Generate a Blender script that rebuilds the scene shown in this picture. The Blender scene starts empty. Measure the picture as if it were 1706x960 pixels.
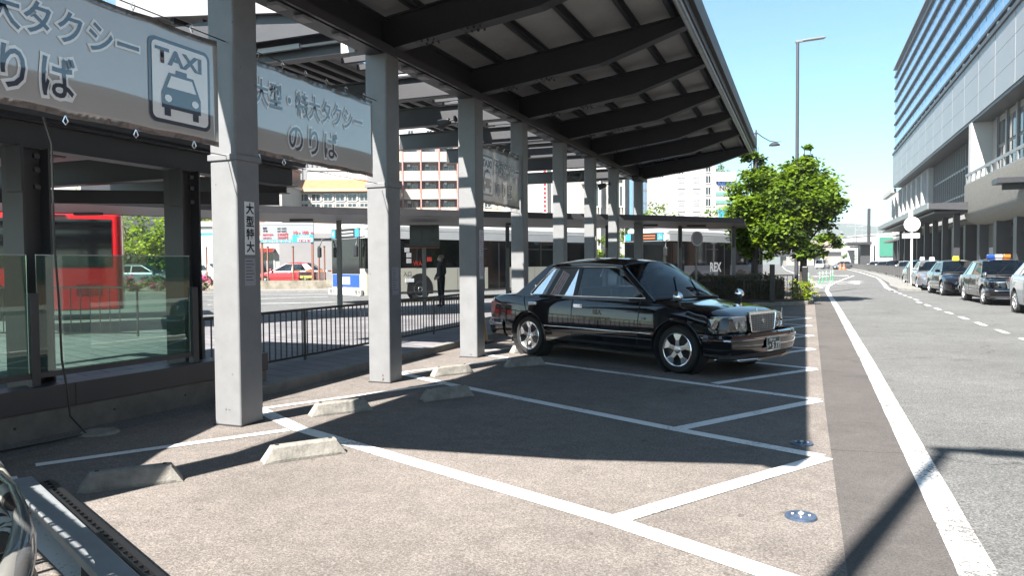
import bpy, bmesh, math, random
from mathutils import Vector, Matrix
R = math.radians
SC = bpy.context.scene
COL = SC.collection

# ------------------------------------------------------------------ camera
FPX, YAW, PIT, ROLL, CAMH = 1230.0, 21.6, 1.863, 0.4, 1.45
yy, pp, rr = R(YAW), R(PIT), R(ROLL)
CF = Vector((-math.sin(yy)*math.cos(pp), math.cos(yy)*math.cos(pp), -math.sin(pp)))
_rt = Vector((math.cos(yy), math.sin(yy), 0)); _up = _rt.cross(CF)
CR = _rt*math.cos(rr) - _up*math.sin(rr)
CU = _up*math.cos(rr) + _rt*math.sin(rr)
cd = bpy.data.cameras.new('camera'); cam = bpy.data.objects.new('camera', cd); COL.objects.link(cam)
cd.sensor_width = 36; cd.lens = 36*FPX/1706; cd.clip_end = 6000; cd.clip_start = 0.05
m = Matrix((CR, CU, -CF)).transposed().to_4x4(); m.translation = Vector((0, 0, CAMH)); cam.matrix_world = m
SC.camera = cam

# ------------------------------------------------------------------ sky, sun, exposure
SUN_EL, SUN_AZ = 47.0, 17.0        # shadows fall towards (sin AZ, cos AZ)
w = bpy.data.worlds.new('World'); SC.world = w; w.use_nodes = True
nt = w.node_tree; nt.nodes.clear()
sky = nt.nodes.new('ShaderNodeTexSky'); sky.sky_type = 'NISHITA'; sky.sun_disc = False
sky.sun_elevation = R(SUN_EL); sky.sun_rotation = R(180+SUN_AZ)
sky.air_density = 1.0; sky.dust_density = 0.2; sky.ozone_density = 1.0
bg = nt.nodes.new('ShaderNodeBackground'); bg.inputs[1].default_value = 0.05
ow = nt.nodes.new('ShaderNodeOutputWorld')
tint = nt.nodes.new('ShaderNodeVectorMath'); tint.operation = 'MULTIPLY'; tint.inputs[1].default_value = (.60, .87, .86)
nt.links.new(sky.outputs[0], tint.inputs[0]); nt.links.new(tint.outputs[0], bg.inputs[0]); nt.links.new(bg.outputs[0], ow.inputs[0])
sd = bpy.data.lights.new('sun', 'SUN'); sd.energy = 5.0; sd.angle = R(0.5); sd.color = (1, .955, .89)
so = bpy.data.objects.new('sun', sd); COL.objects.link(so); so.location = (0, 0, 50)
se, sa = R(SUN_EL), R(SUN_AZ)
so.rotation_euler = Vector((math.sin(sa)*math.cos(se), math.cos(sa)*math.cos(se), -math.sin(se))).to_track_quat('-Z', 'Y').to_euler()
vs = SC.view_settings; vs.view_transform = 'Standard'; vs.look = 'None'; vs.gamma = 1; vs.use_curve_mapping = False
vs.exposure = 2.35
SC.render.engine = 'CYCLES'
SC.cycles.max_bounces = 6; SC.cycles.diffuse_bounces = 3; SC.cycles.glossy_bounces = 3
SC.cycles.transparent_max_bounces = 12; SC.cycles.transmission_bounces = 4
SC.cycles.caustics_reflective = False; SC.cycles.caustics_refractive = False

# ------------------------------------------------------------------ points from the measured photograph
def ray(x, y): return CF + CR*((x-853)/FPX) - CU*((y-480)/FPX)
def G(x, y, z=0.0):
    d = ray(x, y); t = (z-CAMH)/d.z
    return Vector((d.x*t, d.y*t, z))
def onX(x, y, px):
    d = ray(x, y); t = px/d.x
    return Vector((px, d.y*t, CAMH+d.z*t))
UX = Vector((math.cos(yy), math.sin(yy), 0)); VX = Vector((-math.sin(yy), math.cos(yy), 0))
def at(px, Z, z=0.0):              # ground point seen at column px, Z metres ahead of the camera
    v = UX*((px-853)/FPX*Z) + VX*Z
    return Vector((v.x, v.y, z))
def hz(y, Z): return CAMH + (440-y)/FPX*Z      # height seen at row y at distance Z

# ------------------------------------------------------------------ materials
def _nt(name):
    m = bpy.data.materials.new(name); m.use_nodes = True
    nt = m.node_tree; return m, nt, nt.nodes['Principled BSDF']
def c4(c): return (c[0], c[1], c[2], 1)
def mat(name, col, rough=.6, metal=0, spec=.5, var=0, scale=3, bump=0, bscale=60, coat=0, stretch=None, col2=None, thr=None, emit=0):
    if metal < .4: col = tuple(q*.49 for q in col); col2 = tuple(q*.49 for q in col2) if col2 else None
    m, nt, b = _nt(name)
    b.inputs['Base Color'].default_value = c4(col); b.inputs['Roughness'].default_value = rough
    b.inputs['Metallic'].default_value = metal; b.inputs['Specular IOR Level'].default_value = spec
    b.inputs['Coat Weight'].default_value = coat; b.inputs['Coat Roughness'].default_value = .03
    if emit:
        b.inputs['Emission Color'].default_value = c4(col); b.inputs['Emission Strength'].default_value = emit
    tc = nt.nodes.new('ShaderNodeTexCoord'); mp = nt.nodes.new('ShaderNodeMapping')
    nt.links.new(tc.outputs['Object'], mp.inputs[0])
    if stretch: mp.inputs['Scale'].default_value = stretch
    if var or col2:
        n = nt.nodes.new('ShaderNodeTexNoise'); n.inputs['Scale'].default_value = scale; n.inputs['Detail'].default_value = 6
        n.inputs['Roughness'].default_value = .65
        nt.links.new(mp.outputs[0], n.inputs[0])
        cr = nt.nodes.new('ShaderNodeValToRGB')
        a = [max(0, c*(1-var)) for c in col]; bb = list(col2) if col2 else [min(1, c*(1+var)) for c in col]
        if col2: a = col
        lo, hi = thr or (.3, .7)
        cr.color_ramp.elements[0].position = lo; cr.color_ramp.elements[1].position = hi
        cr.color_ramp.elements[0].color = c4(a); cr.color_ramp.elements[1].color = c4(bb)
        nt.links.new(n.outputs[0], cr.inputs[0]); nt.links.new(cr.outputs[0], b.inputs['Base Color'])
    if bump:
        n2 = nt.nodes.new('ShaderNodeTexNoise'); n2.inputs['Scale'].default_value = bscale; n2.inputs['Detail'].default_value = 4
        nt.links.new(mp.outputs[0], n2.inputs[0])
        bp = nt.nodes.new('ShaderNodeBump'); bp.inputs['Strength'].default_value = bump; bp.inputs['Distance'].default_value = .01
        nt.links.new(n2.outputs[0], bp.inputs['Height']); nt.links.new(bp.outputs[0], b.inputs['Normal'])
    return m
def asphalt(name, col, grain=180, contrast=.55, stain=.16, patch=.0, bumpS=.5, cracks=True):
    """aggregate speckle + broad stains + fine cracks"""
    m, nt, b = _nt(name); L = nt.links.new
    tc = nt.nodes.new('ShaderNodeTexCoord')
    v = nt.nodes.new('ShaderNodeTexVoronoi'); v.inputs['Scale'].default_value = grain
    n = nt.nodes.new('ShaderNodeTexNoise'); n.inputs['Scale'].default_value = grain*.45; n.inputs['Detail'].default_value = 5; n.inputs['Roughness'].default_value = .8
    n2 = nt.nodes.new('ShaderNodeTexNoise'); n2.inputs['Scale'].default_value = .55; n2.inputs['Detail'].default_value = 7; n2.inputs['Roughness'].default_value = .62
    n3 = nt.nodes.new('ShaderNodeTexNoise'); n3.inputs['Scale'].default_value = 5; n3.inputs['Detail'].default_value = 6; n3.inputs['Roughness'].default_value = .7
    for k in (v, n, n2, n3): L(tc.outputs['Object'], k.inputs['Vector'])
    def mr(src, a, bq, c, d):
        q = nt.nodes.new('ShaderNodeMapRange'); q.inputs[1].default_value = a; q.inputs[2].default_value = bq
        q.inputs[3].default_value = c; q.inputs[4].default_value = d; L(src, q.inputs[0]); return q.outputs[0]
    def mul(a, bq):
        q = nt.nodes.new('ShaderNodeMath'); q.operation = 'MULTIPLY'; L(a, q.inputs[0]); L(bq, q.inputs[1]); return q.outputs[0]
    sep = nt.nodes.new('ShaderNodeSeparateColor'); L(v.outputs['Color'], sep.inputs[0])
    f = mul(mr(sep.outputs[0], 0, 1, 1-contrast*.75, 1+contrast*.75), mr(n.outputs[0], .3, .7, 1-contrast*.8, 1+contrast*.8))
    f = mul(f, mr(n2.outputs[0], .3, .7, 1-stain, 1+stain)); f = mul(f, mr(n3.outputs[0], .3, .7, 1-stain*.7, 1+stain*.7))
    st_ = nt.nodes.new('ShaderNodeTexNoise'); st_.inputs['Scale'].default_value = 1.15; st_.inputs['Detail'].default_value = 5; st_.inputs['Roughness'].default_value = .55; st_.inputs['Distortion'].default_value = .6
    L(tc.outputs['Object'], st_.inputs['Vector']); f = mul(f, mr(st_.outputs[0], .6, .68, 1, .80))
    sp_ = nt.nodes.new('ShaderNodeTexNoise'); sp_.inputs['Scale'].default_value = 7; sp_.inputs['Detail'].default_value = 2; L(tc.outputs['Object'], sp_.inputs['Vector']); f = mul(f, mr(sp_.outputs[0], .71, .75, 1, .62))
    if cracks:
        vc = nt.nodes.new('ShaderNodeTexVoronoi'); vc.feature = 'DISTANCE_TO_EDGE'; vc.inputs['Scale'].default_value = .42
        wob = nt.nodes.new('ShaderNodeTexNoise'); wob.inputs['Scale'].default_value = 2.2; wob.inputs['Detail'].default_value = 5
        L(tc.outputs['Object'], wob.inputs['Vector'])
        mx = nt.nodes.new('ShaderNodeMix'); mx.data_type = 'VECTOR'; mx.inputs[0].default_value = .35
        L(tc.outputs['Object'], mx.inputs[4]); L(wob.outputs['Color'], mx.inputs[5]); L(mx.outputs[1], vc.inputs['Vector'])
        ck = mr(vc.outputs['Distance'], 0, .006, .55, 1); gate = mr(n2.outputs[0], .47, .56, 0, 1)
        g = nt.nodes.new('ShaderNodeMath'); g.operation = 'MAXIMUM'; L(ck, g.inputs[0]); L(gate, g.inputs[1])
        f = mul(f, g.outputs[0])
    mc = nt.nodes.new('ShaderNodeVectorMath'); mc.operation = 'SCALE'; mc.inputs[0].default_value = col; L(f, mc.inputs['Scale'])
    L(mc.outputs[0], b.inputs['Base Color']); b.inputs['Roughness'].default_value = .9; b.inputs['Specular IOR Level'].default_value = .25
    bp = nt.nodes.new('ShaderNodeBump'); bp.inputs['Strength'].default_value = bumpS; bp.inputs['Distance'].default_value = .006
    L(n.outputs[0], bp.inputs['Height']); L(bp.outputs[0], b.inputs['Normal'])
    return m
def paint_line(name, col=(.55, .55, .54), wear=.5):
    m, nt, b = _nt(name); L = nt.links.new
    tc = nt.nodes.new('ShaderNodeTexCoord')
    n = nt.nodes.new('ShaderNodeTexNoise'); n.inputs['Scale'].default_value = 55; n.inputs['Detail'].default_value = 6; n.inputs['Roughness'].default_value = .75
    n2 = nt.nodes.new('ShaderNodeTexNoise'); n2.inputs['Scale'].default_value = 1.7; n2.inputs['Detail'].default_value = 3
    L(tc.outputs['Object'], n.inputs['Vector']); L(tc.outputs['Object'], n2.inputs['Vector'])
    a = nt.nodes.new('ShaderNodeMath'); a.operation = 'MULTIPLY_ADD'; L(n2.outputs[0], a.inputs[0]); a.inputs[1].default_value = .5; L(n.outputs[0], a.inputs[2])
    cr = nt.nodes.new('ShaderNodeValToRGB'); cr.color_ramp.elements[0].position = .5+.22*wear; cr.color_ramp.elements[1].position = .58+.22*wear
    cr.color_ramp.elements[0].color = (.09, .085, .08, 1); cr.color_ramp.elements[1].color = c4(col)
    L(a.outputs[0], cr.inputs[0]); L(cr.outputs[0], b.inputs['Base Color']); b.inputs['Roughness'].default_value = .7
    return m
def tiles(name, c1, c2, mortar, bw, bh, msize=.012, rough=.75, rot=0):
    m, nt, b = _nt(name); L = nt.links.new
    tc = nt.nodes.new('ShaderNodeTexCoord'); mp = nt.nodes.new('ShaderNodeMapping'); mp.inputs['Rotation'].default_value = (0, 0, rot)
    L(tc.outputs['Object'], mp.inputs[0])
    br = nt.nodes.new('ShaderNodeTexBrick'); L(mp.outputs[0], br.inputs['Vector'])
    br.inputs['Color1'].default_value = c4(c1); br.inputs['Color2'].default_value = c4(c2); br.inputs['Mortar'].default_value = c4(mortar)
    br.inputs['Scale'].default_value = 1; br.inputs['Mortar Size'].default_value = msize; br.inputs['Brick Width'].default_value = bw; br.inputs['Row Height'].default_value = bh
    n = nt.nodes.new('ShaderNodeTexNoise'); n.inputs['Scale'].default_value = 1.3; n.inputs['Detail'].default_value = 7; L(tc.outputs['Object'], n.inputs['Vector'])
    mr = nt.nodes.new('ShaderNodeMapRange'); mr.inputs[1].default_value = .3; mr.inputs[2].default_value = .7; mr.inputs[3].default_value = .8; mr.inputs[4].default_value = 1.15
    L(n.outputs[0], mr.inputs[0])
    s = nt.nodes.new('ShaderNodeVectorMath'); s.operation = 'SCALE'; L(br.outputs[0], s.inputs[0]); L(mr.outputs[0], s.inputs['Scale'])
    L(s.outputs[0], b.inputs['Base Color']); b.inputs['Roughness'].default_value = rough
    return m
def glass(name, tint=(.75, .85, .85), refl=.04, rough=.0, mixmin=.06, body=0.0, bodycol=(.1, .2, .17)):
    """thin pane: see-through with a fresnel reflection (and an optional milky body)"""
    m = bpy.data.materials.new(name); m.use_nodes = True; nt = m.node_tree; nt.nodes.clear(); L = nt.links.new
    o = nt.nodes.new('ShaderNodeOutputMaterial'); t = nt.nodes.new('ShaderNodeBsdfTransparent'); t.inputs[0].default_value = c4(tint)
    g = nt.nodes.new('ShaderNodeBsdfGlossy'); g.inputs['Roughness'].default_value = rough
    fr = nt.nodes.new('ShaderNodeFresnel'); fr.inputs[0].default_value = 1.5
    mr = nt.nodes.new('ShaderNodeMapRange'); mr.inputs[1].default_value = 0; mr.inputs[2].default_value = 1; mr.inputs[3].default_value = mixmin; mr.inputs[4].default_value = 1
    L(fr.outputs[0], mr.inputs[0])
    mx = nt.nodes.new('ShaderNodeMixShader'); L(mr.outputs[0], mx.inputs[0]); L(g.outputs[0], mx.inputs[2])
    src = t.outputs[0]
    if body:
        d = nt.nodes.new('ShaderNodeBsdfDiffuse'); d.inputs[0].default_value = c4(bodycol)
        m2 = nt.nodes.new('ShaderNodeMixShader'); m2.inputs[0].default_value = body; L(t.outputs[0], m2.inputs[1]); L(d.outputs[0], m2.inputs[2]); src = m2.outputs[0]
    L(src, mx.inputs[1]); L(mx.outputs[0], o.inputs[0])
    return m
def leafmat(name, col, trans=.35):
    m, nt, b = _nt(name); L = nt.links.new
    b.inputs['Base Color'].default_value = c4(col); b.inputs['Roughness'].default_value = .55; b.inputs['Specular IOR Level'].default_value = .35
    t = nt.nodes.new('ShaderNodeBsdfTranslucent'); t.inputs[0].default_value = (min(1, col[0]*1.5), min(1, col[1]*1.5), col[2]*.7, 1)
    mx = nt.nodes.new('ShaderNodeMixShader'); mx.inputs[0].default_value = trans
    o = nt.nodes['Material Output']; L(b.outputs[0], mx.inputs[1]); L(t.outputs[0], mx.inputs[2]); L(mx.outputs[0], o.inputs[0])
    return m

M = {}
M['lot'] = asphalt('lot_asphalt', (.124, .109, .099), 150, .5, .2, cracks=False)
M['strip'] = asphalt('gutter_asphalt', (.066, .060, .057), 190, .35, .14)
M['road'] = asphalt('road_asphalt', (.090, .090, .088), 120, .65, .16)
M['line'] = paint_line('line_paint'); M['line_worn'] = paint_line('worn_line_paint', wear=.8)
M['plaza'] = tiles('plaza_paving', (.15, .142, .15), (.115, .112, .12), (.05, .05, .055), .6, .3, rot=R(20))
M['kerb'] = mat('kerb_stone', (.3, .29, .27), .85, var=.2, scale=5, bump=.3)
M['concrete'] = mat('concrete', (.35, .33, .29), .85, var=.34, scale=9, bump=.5, bscale=40)
M['concrete_d'] = mat('dark_concrete', (.24, .22, .19), .85, var=.25, scale=5, bump=.4)
M['steel'] = mat('grey_painted_steel', (.31, .313, .32), .38, spec=.4, var=.09, scale=5, bump=.06, bscale=25)
M['steel_d'] = mat('dark_painted_steel', (.04, .04, .047), .45, var=.15, scale=3)
M['steel_m'] = mat('mid_painted_steel', (.062, .062, .07), .45, var=.12, scale=3)
M['deck'] = mat('roof_deck', (.54, .53, .515), .7, var=.14, scale=2)

def spots(m, thr, colr, scale):
    nt = m.node_tree; b = nt.nodes['Principled BSDF']; L = nt.links.new; src = b.inputs['Base Color'].links[0].from_socket
    n = nt.nodes.new('ShaderNodeTexNoise'); n.inputs['Scale'].default_value = scale; n.inputs['Detail'].default_value = 4; tc = nt.nodes.new('ShaderNodeTexCoord'); L(tc.outputs['Object'], n.inputs['Vector'])
    r_ = nt.nodes.new('ShaderNodeMapRange'); r_.inputs[1].default_value = thr; r_.inputs[2].default_value = thr+.03; L(n.outputs[0], r_.inputs[0])
    mx = nt.nodes.new('ShaderNodeMix'); mx.data_type = 'RGBA'; mx.inputs[7].default_value = c4(colr); L(r_.outputs[0], mx.inputs[0]); L(src, mx.inputs[6]); L(mx.outputs[2], b.inputs['Base Color'])
spots(M['steel'], .715, (.07, .05, .04), 16)
M['deck_l'] = mat('fascia_panel', (.42, .42, .44), .5, var=.05)
M['gutter'] = mat('gutter_metal', (.3, .33, .34), .35, metal=.5, var=.2, scale=8)
M['black'] = mat('black_metal', (.015, .015, .017), .4)
M['rail'] = mat('railing_brown_black', (.03, .025, .025), .45)
M['rubber'] = mat('tyre_rubber', (.018, .018, .018), .8)
M['chrome'] = mat('chrome', (.82, .82, .82), .08, metal=1)
M['alloy'] = mat('wheel_alloy', (.85, .85, .85), .22, metal=1); M['lampwhite'] = mat('lamp_housing', (1.5, 1.55, 1.6), .25, coat=1)
M['carblack'] = mat('black_car_paint', (.003, .003, .006), .12, spec=.2, coat=1)
M['carsilver'] = mat('silver_car_paint', (.33, .36, .38), .35, metal=.6, coat=1)
M['carred'] = mat('red_car_paint', (.42, .01, .015), .3, coat=1)
M['carwhite'] = mat('white_car_paint', (.75, .75, .74), .3, coat=1)
M['cargrey'] = mat('grey_car_paint', (.12, .13, .15), .3, metal=.4, coat=1)
M['cabin'] = mat('car_interior', (.03, .03, .033), .8)
M['seatcover'] = mat('white_seat_cover', (.55, .55, .53), .8)
M['carglass'] = glass('car_glass', (.20, .27, .31), mixmin=.035)
M['busglass'] = mat('bus_glass', (.006, .007, .008), .06, spec=.6)
M['lens'] = glass('lamp_lens', (.9, .93, .93), mixmin=.08)
M['amber'] = mat('amber_lens', (.8, .22, .03), .2, coat=.6)
M['redlens'] = mat('red_lens', (.35, .01, .01), .2, coat=.6)
M['screen'] = glass('green_glass', (.66, .84, .76), mixmin=.05, body=.2, bodycol=(.07, .13, .10))
M['vinyl'] = None
M['white'] = mat('white_paint', (.8, .8, .79), .5, var=.04)
M['wallwhite'] = mat('white_render', (.78, .77, .75), .8, var=.05, scale=.4)
M['wallcream'] = mat('cream_render', (.7, .6, .46), .8, var=.06, scale=.4)
M['wallbrown'] = mat('brown_tile', (.33, .2, .15), .8, var=.08, scale=.6)
M['wallgrey'] = mat('grey_wall', (.3, .29, .29), .8, var=.08, scale=.5)
M['wallstone'] = mat('pale_stone', (.55, .52, .48), .8, var=.1, scale=.5)
M['darkwin'] = mat('dark_window', (.05, .06, .07), .08, spec=.8)
M['bluewin'] = mat('blue_window', (.2, .36, .56), .08, metal=.6)
M['pink'] = mat('pink_render', (.55, .3, .28), .8)
M['peach'] = mat('peach_panel', (.72, .56, .43), .7)
M['roof_orange'] = mat('orange_roof_tile', (.55, .26, .12), .8, var=.2, scale=1.5)
M['panel'] = mat('metal_cladding', (.42, .43, .45), .4, metal=.05, var=.05, scale=.15)
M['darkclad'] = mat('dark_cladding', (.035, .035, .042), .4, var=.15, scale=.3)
M['hedge'] = leafmat('hedge_leaf', (.05, .055, .02), .2)
M['leaf'] = leafmat('leaf', (.10, .165, .016), .48); M['leaf2'] = leafmat('leaf_dark', (.028, .05, .008), .35); M['leaf3'] = leafmat('leaf_bright', (.15, .215, .018), .45)
M['yleaf'] = leafmat('yellow_leaf', (.22, .24, .02)); M['flower'] = leafmat('pink_flower', (.5, .05, .2), .2)
M['bark'] = mat('bark', (.1, .075, .06), .9, var=.35, scale=12, bump=.6)
M['blue'] = mat('blue_panel', (.01, .09, .55), .3, coat=.5)
M['cyan'] = mat('cyan_sign', (.05, .42, .75), .4)
M['red'] = mat('red_panel', (.9, .015, .022), .3, coat=.6)
M['beige'] = mat('beige_panel', (.66, .64, .54), .4, coat=.3)
M['redink'] = mat('red_ink', (.5, .03, .04), .6); M['blackink'] = mat('black_ink', (.012, .012, .014), .5)
M['blueink'] = mat('blue_ink', (.04, .12, .4), .6); M['goldink'] = mat('gold_ink', (.3, .2, .12), .5); M['redtxt'] = mat('red_letters', (.6, .04, .02), .5)
M['board'] = mat('sign_board', (.36, .38, .42), .6); M['paper'] = mat('paper', (1.3, 1.3, 1.3), .8); M['plategreen'] = mat('plate_green', (.012, .05, .03), .4)
M['yellow'] = mat('yellow_plastic', (.72, .36, .02), .4); M['yellowlamp'] = mat('yellow_lamp', (.85, .68, .03), .4)
M['orange'] = mat('orange_plastic', (.75, .18, .05), .5); M['green'] = mat('green_plastic', (.1, .42, .2), .5); M['rust'] = mat('rust_pole', (.3, .12, .08), .7)
M['skin'] = mat('skin', (.5, .3, .22), .55); M['navy'] = mat('navy_cloth', (.012, .014, .022), .85); M['hairw'] = mat('grey_hair', (.5, .48, .45), .8)
M['bluecloth'] = mat('blue_cloth', (.03, .06, .25), .8); M['wetwall'] = mat('stained_wall', (.2, .17, .13), .9, col2=(.42, .38, .3), scale=1.6, thr=(.35, .6))

# ------------------------------------------------------------------ mesh helpers
class MB:
    def __init__(s): s.v = []; s.f = []; s.mi = []; s.uv = None
    def add(s, vs, fs, mi=0):
        o = len(s.v); s.v += [tuple(p) for p in vs]; s.f += [tuple(i+o for i in f) for f in fs]; s.mi += [mi]*len(fs); return s
    def box(s, c, d, rz=0, mi=0, M4=None):
        hx, hy, hz_ = d[0]/2, d[1]/2, d[2]/2
        P = [Vector((x, y, z)) for x in (-hx, hx) for y in (-hy, hy) for z in (-hz_, hz_)]
        if rz: P = [Matrix.Rotation(rz, 3, 'Z') @ p for p in P]
        if M4: P = [M4 @ p for p in P]
        P = [p+Vector(c) for p in P]
        return s.add(P, [(0, 1, 3, 2), (4, 6, 7, 5), (0, 4, 5, 1), (2, 3, 7, 6), (0, 2, 6, 4), (1, 5, 7, 3)], mi)
    def bx(s, x0, x1, y0, y1, z0, z1, mi=0): return s.box(((x0+x1)/2, (y0+y1)/2, (z0+z1)/2), (abs(x1-x0), abs(y1-y0), abs(z1-z0)), 0, mi)
    def bar(s, a, b, w_, h=None, mi=0, up=(0, 0, 1)):
        a = Vector(a); b = Vector(b); d = b-a; L = d.length; d.normalize(); h = h or w_
        u = Vector(up); sd_ = d.cross(u)
        if sd_.length < 1e-4: sd_ = d.cross(Vector((1, 0, 0)))
        sd_.normalize(); u = sd_.cross(d)
        P = [p + sd_*sx*w_/2 + u*sz*h/2 for p in (a, b) for sx in (-1, 1) for sz in (-1, 1)]
        return s.add(P, [(0, 1, 3, 2), (4, 6, 7, 5), (0, 4, 5, 1), (2, 3, 7, 6), (0, 2, 6, 4), (1, 5, 7, 3)], mi)
    def tube(s, pts, r, n=8, mi=0, cap=True):
        pts = [Vector(p) for p in pts]; rs = r if isinstance(r, (list, tuple)) else [r]*len(pts)
        rings = []; prev = None
        for i, p in enumerate(pts):
            d = (pts[min(i+1, len(pts)-1)]-pts[max(i-1, 0)]).normalized()
            if prev is None:
                u = d.orthogonal().normalized()
            else:
                u = prev - d*prev.dot(d)
                u = u.normalized() if u.length > 1e-5 else d.orthogonal().normalized()
            prev = u; w2 = d.cross(u)
            rings.append([p+(u*math.cos(2*math.pi*k/n)+w2*math.sin(2*math.pi*k/n))*rs[i] for k in range(n)])
        vs_ = [q for r_ in rings for q in r_]; fs = []
        for i in range(len(pts)-1):
            for k in range(n):
                a, b = i*n+k, i*n+(k+1) % n; fs.append((a, b, b+n, a+n))
        if cap: fs.append(tuple(range(n-1, -1, -1))); fs.append(tuple(range((len(pts)-1)*n, len(pts)*n)))
        return s.add(vs_, fs, mi)
    def cyl(s, c, r, h, n=16, mi=0, axis='z', r2=None):
        c = Vector(c); a = {'x': Vector((1, 0, 0)), 'y': Vector((0, 1, 0)), 'z': Vector((0, 0, 1))}[axis]
        return s.tube([c-a*h/2, c+a*h/2], [r, r if r2 is None else r2], n, mi)
    def prism(s, poly, z0, z1, mi=0):
        n = len(poly)
        if sum(poly[i][0]*poly[(i+1) % n][1]-poly[(i+1) % n][0]*poly[i][1] for i in range(n)) < 0: poly = poly[::-1]
        vs_ = [(p[0], p[1], z0) for p in poly]+[(p[0], p[1], z1) for p in poly]
        return s.add(vs_, [tuple(range(n-1, -1, -1)), tuple(range(n, 2*n))]+[(i, (i+1) % n, (i+1) % n+n, i+n) for i in range(n)], mi)
    def extr(s, poly3, vec, mi=0):
        n = len(poly3); vec = Vector(vec); P = [Vector(p) for p in poly3]
        return s.add(P+[p+vec for p in P], [tuple(range(n-1, -1, -1)), tuple(range(n, 2*n))]+[(i, (i+1) % n, (i+1) % n+n, i+n) for i in range(n)], mi)
    def grid(s, rows, mi=0, closed=False):
        nr, nc = len(rows), len(rows[0]); vs_ = [p for r_ in rows for p in r_]; fs = []
        for i in range(nr-1):
            for k in range(nc if closed else nc-1):
                a, b = i*nc+k, i*nc+(k+1) % nc; fs.append((a, b, b+nc, a+nc))
        return s.add(vs_, fs, mi)
    def lathe(s, prof, n=24, axis='y', c=(0, 0, 0), mi=0):
        rows = []; c = Vector(c)
        for k in range(n):
            a = 2*math.pi*k/n
            row = []
            for (r_, h) in prof:
                if axis == 'y': row.append(c+Vector((r_*math.cos(a), h, r_*math.sin(a))))
                elif axis == 'x': row.append(c+Vector((h, r_*math.cos(a), r_*math.sin(a))))
                else: row.append(c+Vector((r_*math.cos(a), r_*math.sin(a), h)))
            rows.append(row)
        rows.append(rows[0])
        return s.grid(rows, mi)
    def sheet(s, poly, z, mi=0):
        n = len(poly)
        if sum(poly[i][0]*poly[(i+1) % n][1]-poly[(i+1) % n][0]*poly[i][1] for i in range(n)) < 0: poly = poly[::-1]
        return s.add([(p[0], p[1], z) for p in poly], [tuple(range(n))], mi)
    def build(s, name, mats, parent=None, smooth=None, bevel=0, bseg=2, weld=False, label=None):
        me = bpy.data.meshes.new(name); me.from_pydata(s.v, [], s.f); me.update()
        if not isinstance(mats, (list, tuple)): mats = [mats]
        for q in mats: me.materials.append(M[q] if isinstance(q, str) else q)
        if len(mats) > 1: me.polygons.foreach_set('material_index', s.mi)
        bm = bmesh.new(); bm.from_mesh(me)
        if weld: bmesh.ops.remove_doubles(bm, verts=bm.verts, dist=1e-4)
        bmesh.ops.recalc_face_normals(bm, faces=bm.faces); bm.to_mesh(me); bm.free()
        if smooth is not None:
            me.polygons.foreach_set('use_smooth', [True]*len(me.polygons)); me.set_sharp_from_angle(angle=R(smooth))
        o = bpy.data.objects.new(name, me); COL.objects.link(o)
        if parent: o.parent = parent
        if bevel:
            b = o.modifiers.new('bevel', 'BEVEL'); b.width = bevel; b.segments = bseg; b.limit_method = 'ANGLE'; b.angle_limit = R(40)
        if label: o['label'] = label
        return o
def tag(o, label, cat, group=None):
    o['label'] = label; o['category'] = cat
    if group: o['group'] = group
    return o
def struct(o): o['kind'] = 'structure'; return o
def thing(name, label, cat, loc=(0, 0, 0), rz=0, group=None):
    o = bpy.data.objects.new(name, None); COL.objects.link(o); o.location = loc; o.rotation_euler = (0, 0, rz)
    o.empty_display_size = .2
    return tag(o, label, cat, group)
def copy_tree(o, parent=None):
    c = o.copy(); COL.objects.link(c)
    if parent: c.parent = parent
    for ch in list(o.children): copy_tree(ch, c)
    return c
def text(body, size, name, material, parent, origin, ux, uy, bold=0.0, ext=.0, align='LEFT', sx=1.0, off=0.0, warp=None, spacing=1.0):
    """flat lettering: origin + x*ux + y*uy, built as a mesh"""
    cu = bpy.data.curves.new('t', 'FONT'); cu.body = body; cu.size = size; cu.offset = bold; cu.align_x = align; cu.space_character = spacing
    cu.resolution_u = 3
    to = bpy.data.objects.new('t', cu); COL.objects.link(to)
    dg = bpy.context.evaluated_depsgraph_get(); dg.update()
    me = bpy.data.meshes.new_from_object(to.evaluated_get(dg)); bpy.data.objects.remove(to)
    ux = Vector(ux).normalized(); uy = Vector(uy).normalized(); n = ux.cross(uy); og = Vector(origin)
    for v in me.vertices:
        x, y = v.co.x*sx, v.co.y
        p = og + ux*x + uy*y + n*off
        if warp: p = p + n*warp(p)
        v.co = p
    me.name = name
    me.materials.clear(); me.materials.append(M[material] if isinstance(material, str) else material)
    o = bpy.data.objects.new(name, me); COL.objects.link(o)
    if parent: o.parent = parent
    if ext:
        s_ = o.modifiers.new('thick', 'SOLIDIFY'); s_.thickness = ext; s_.offset = 1
    return o
rnd = random.Random(7)
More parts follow.
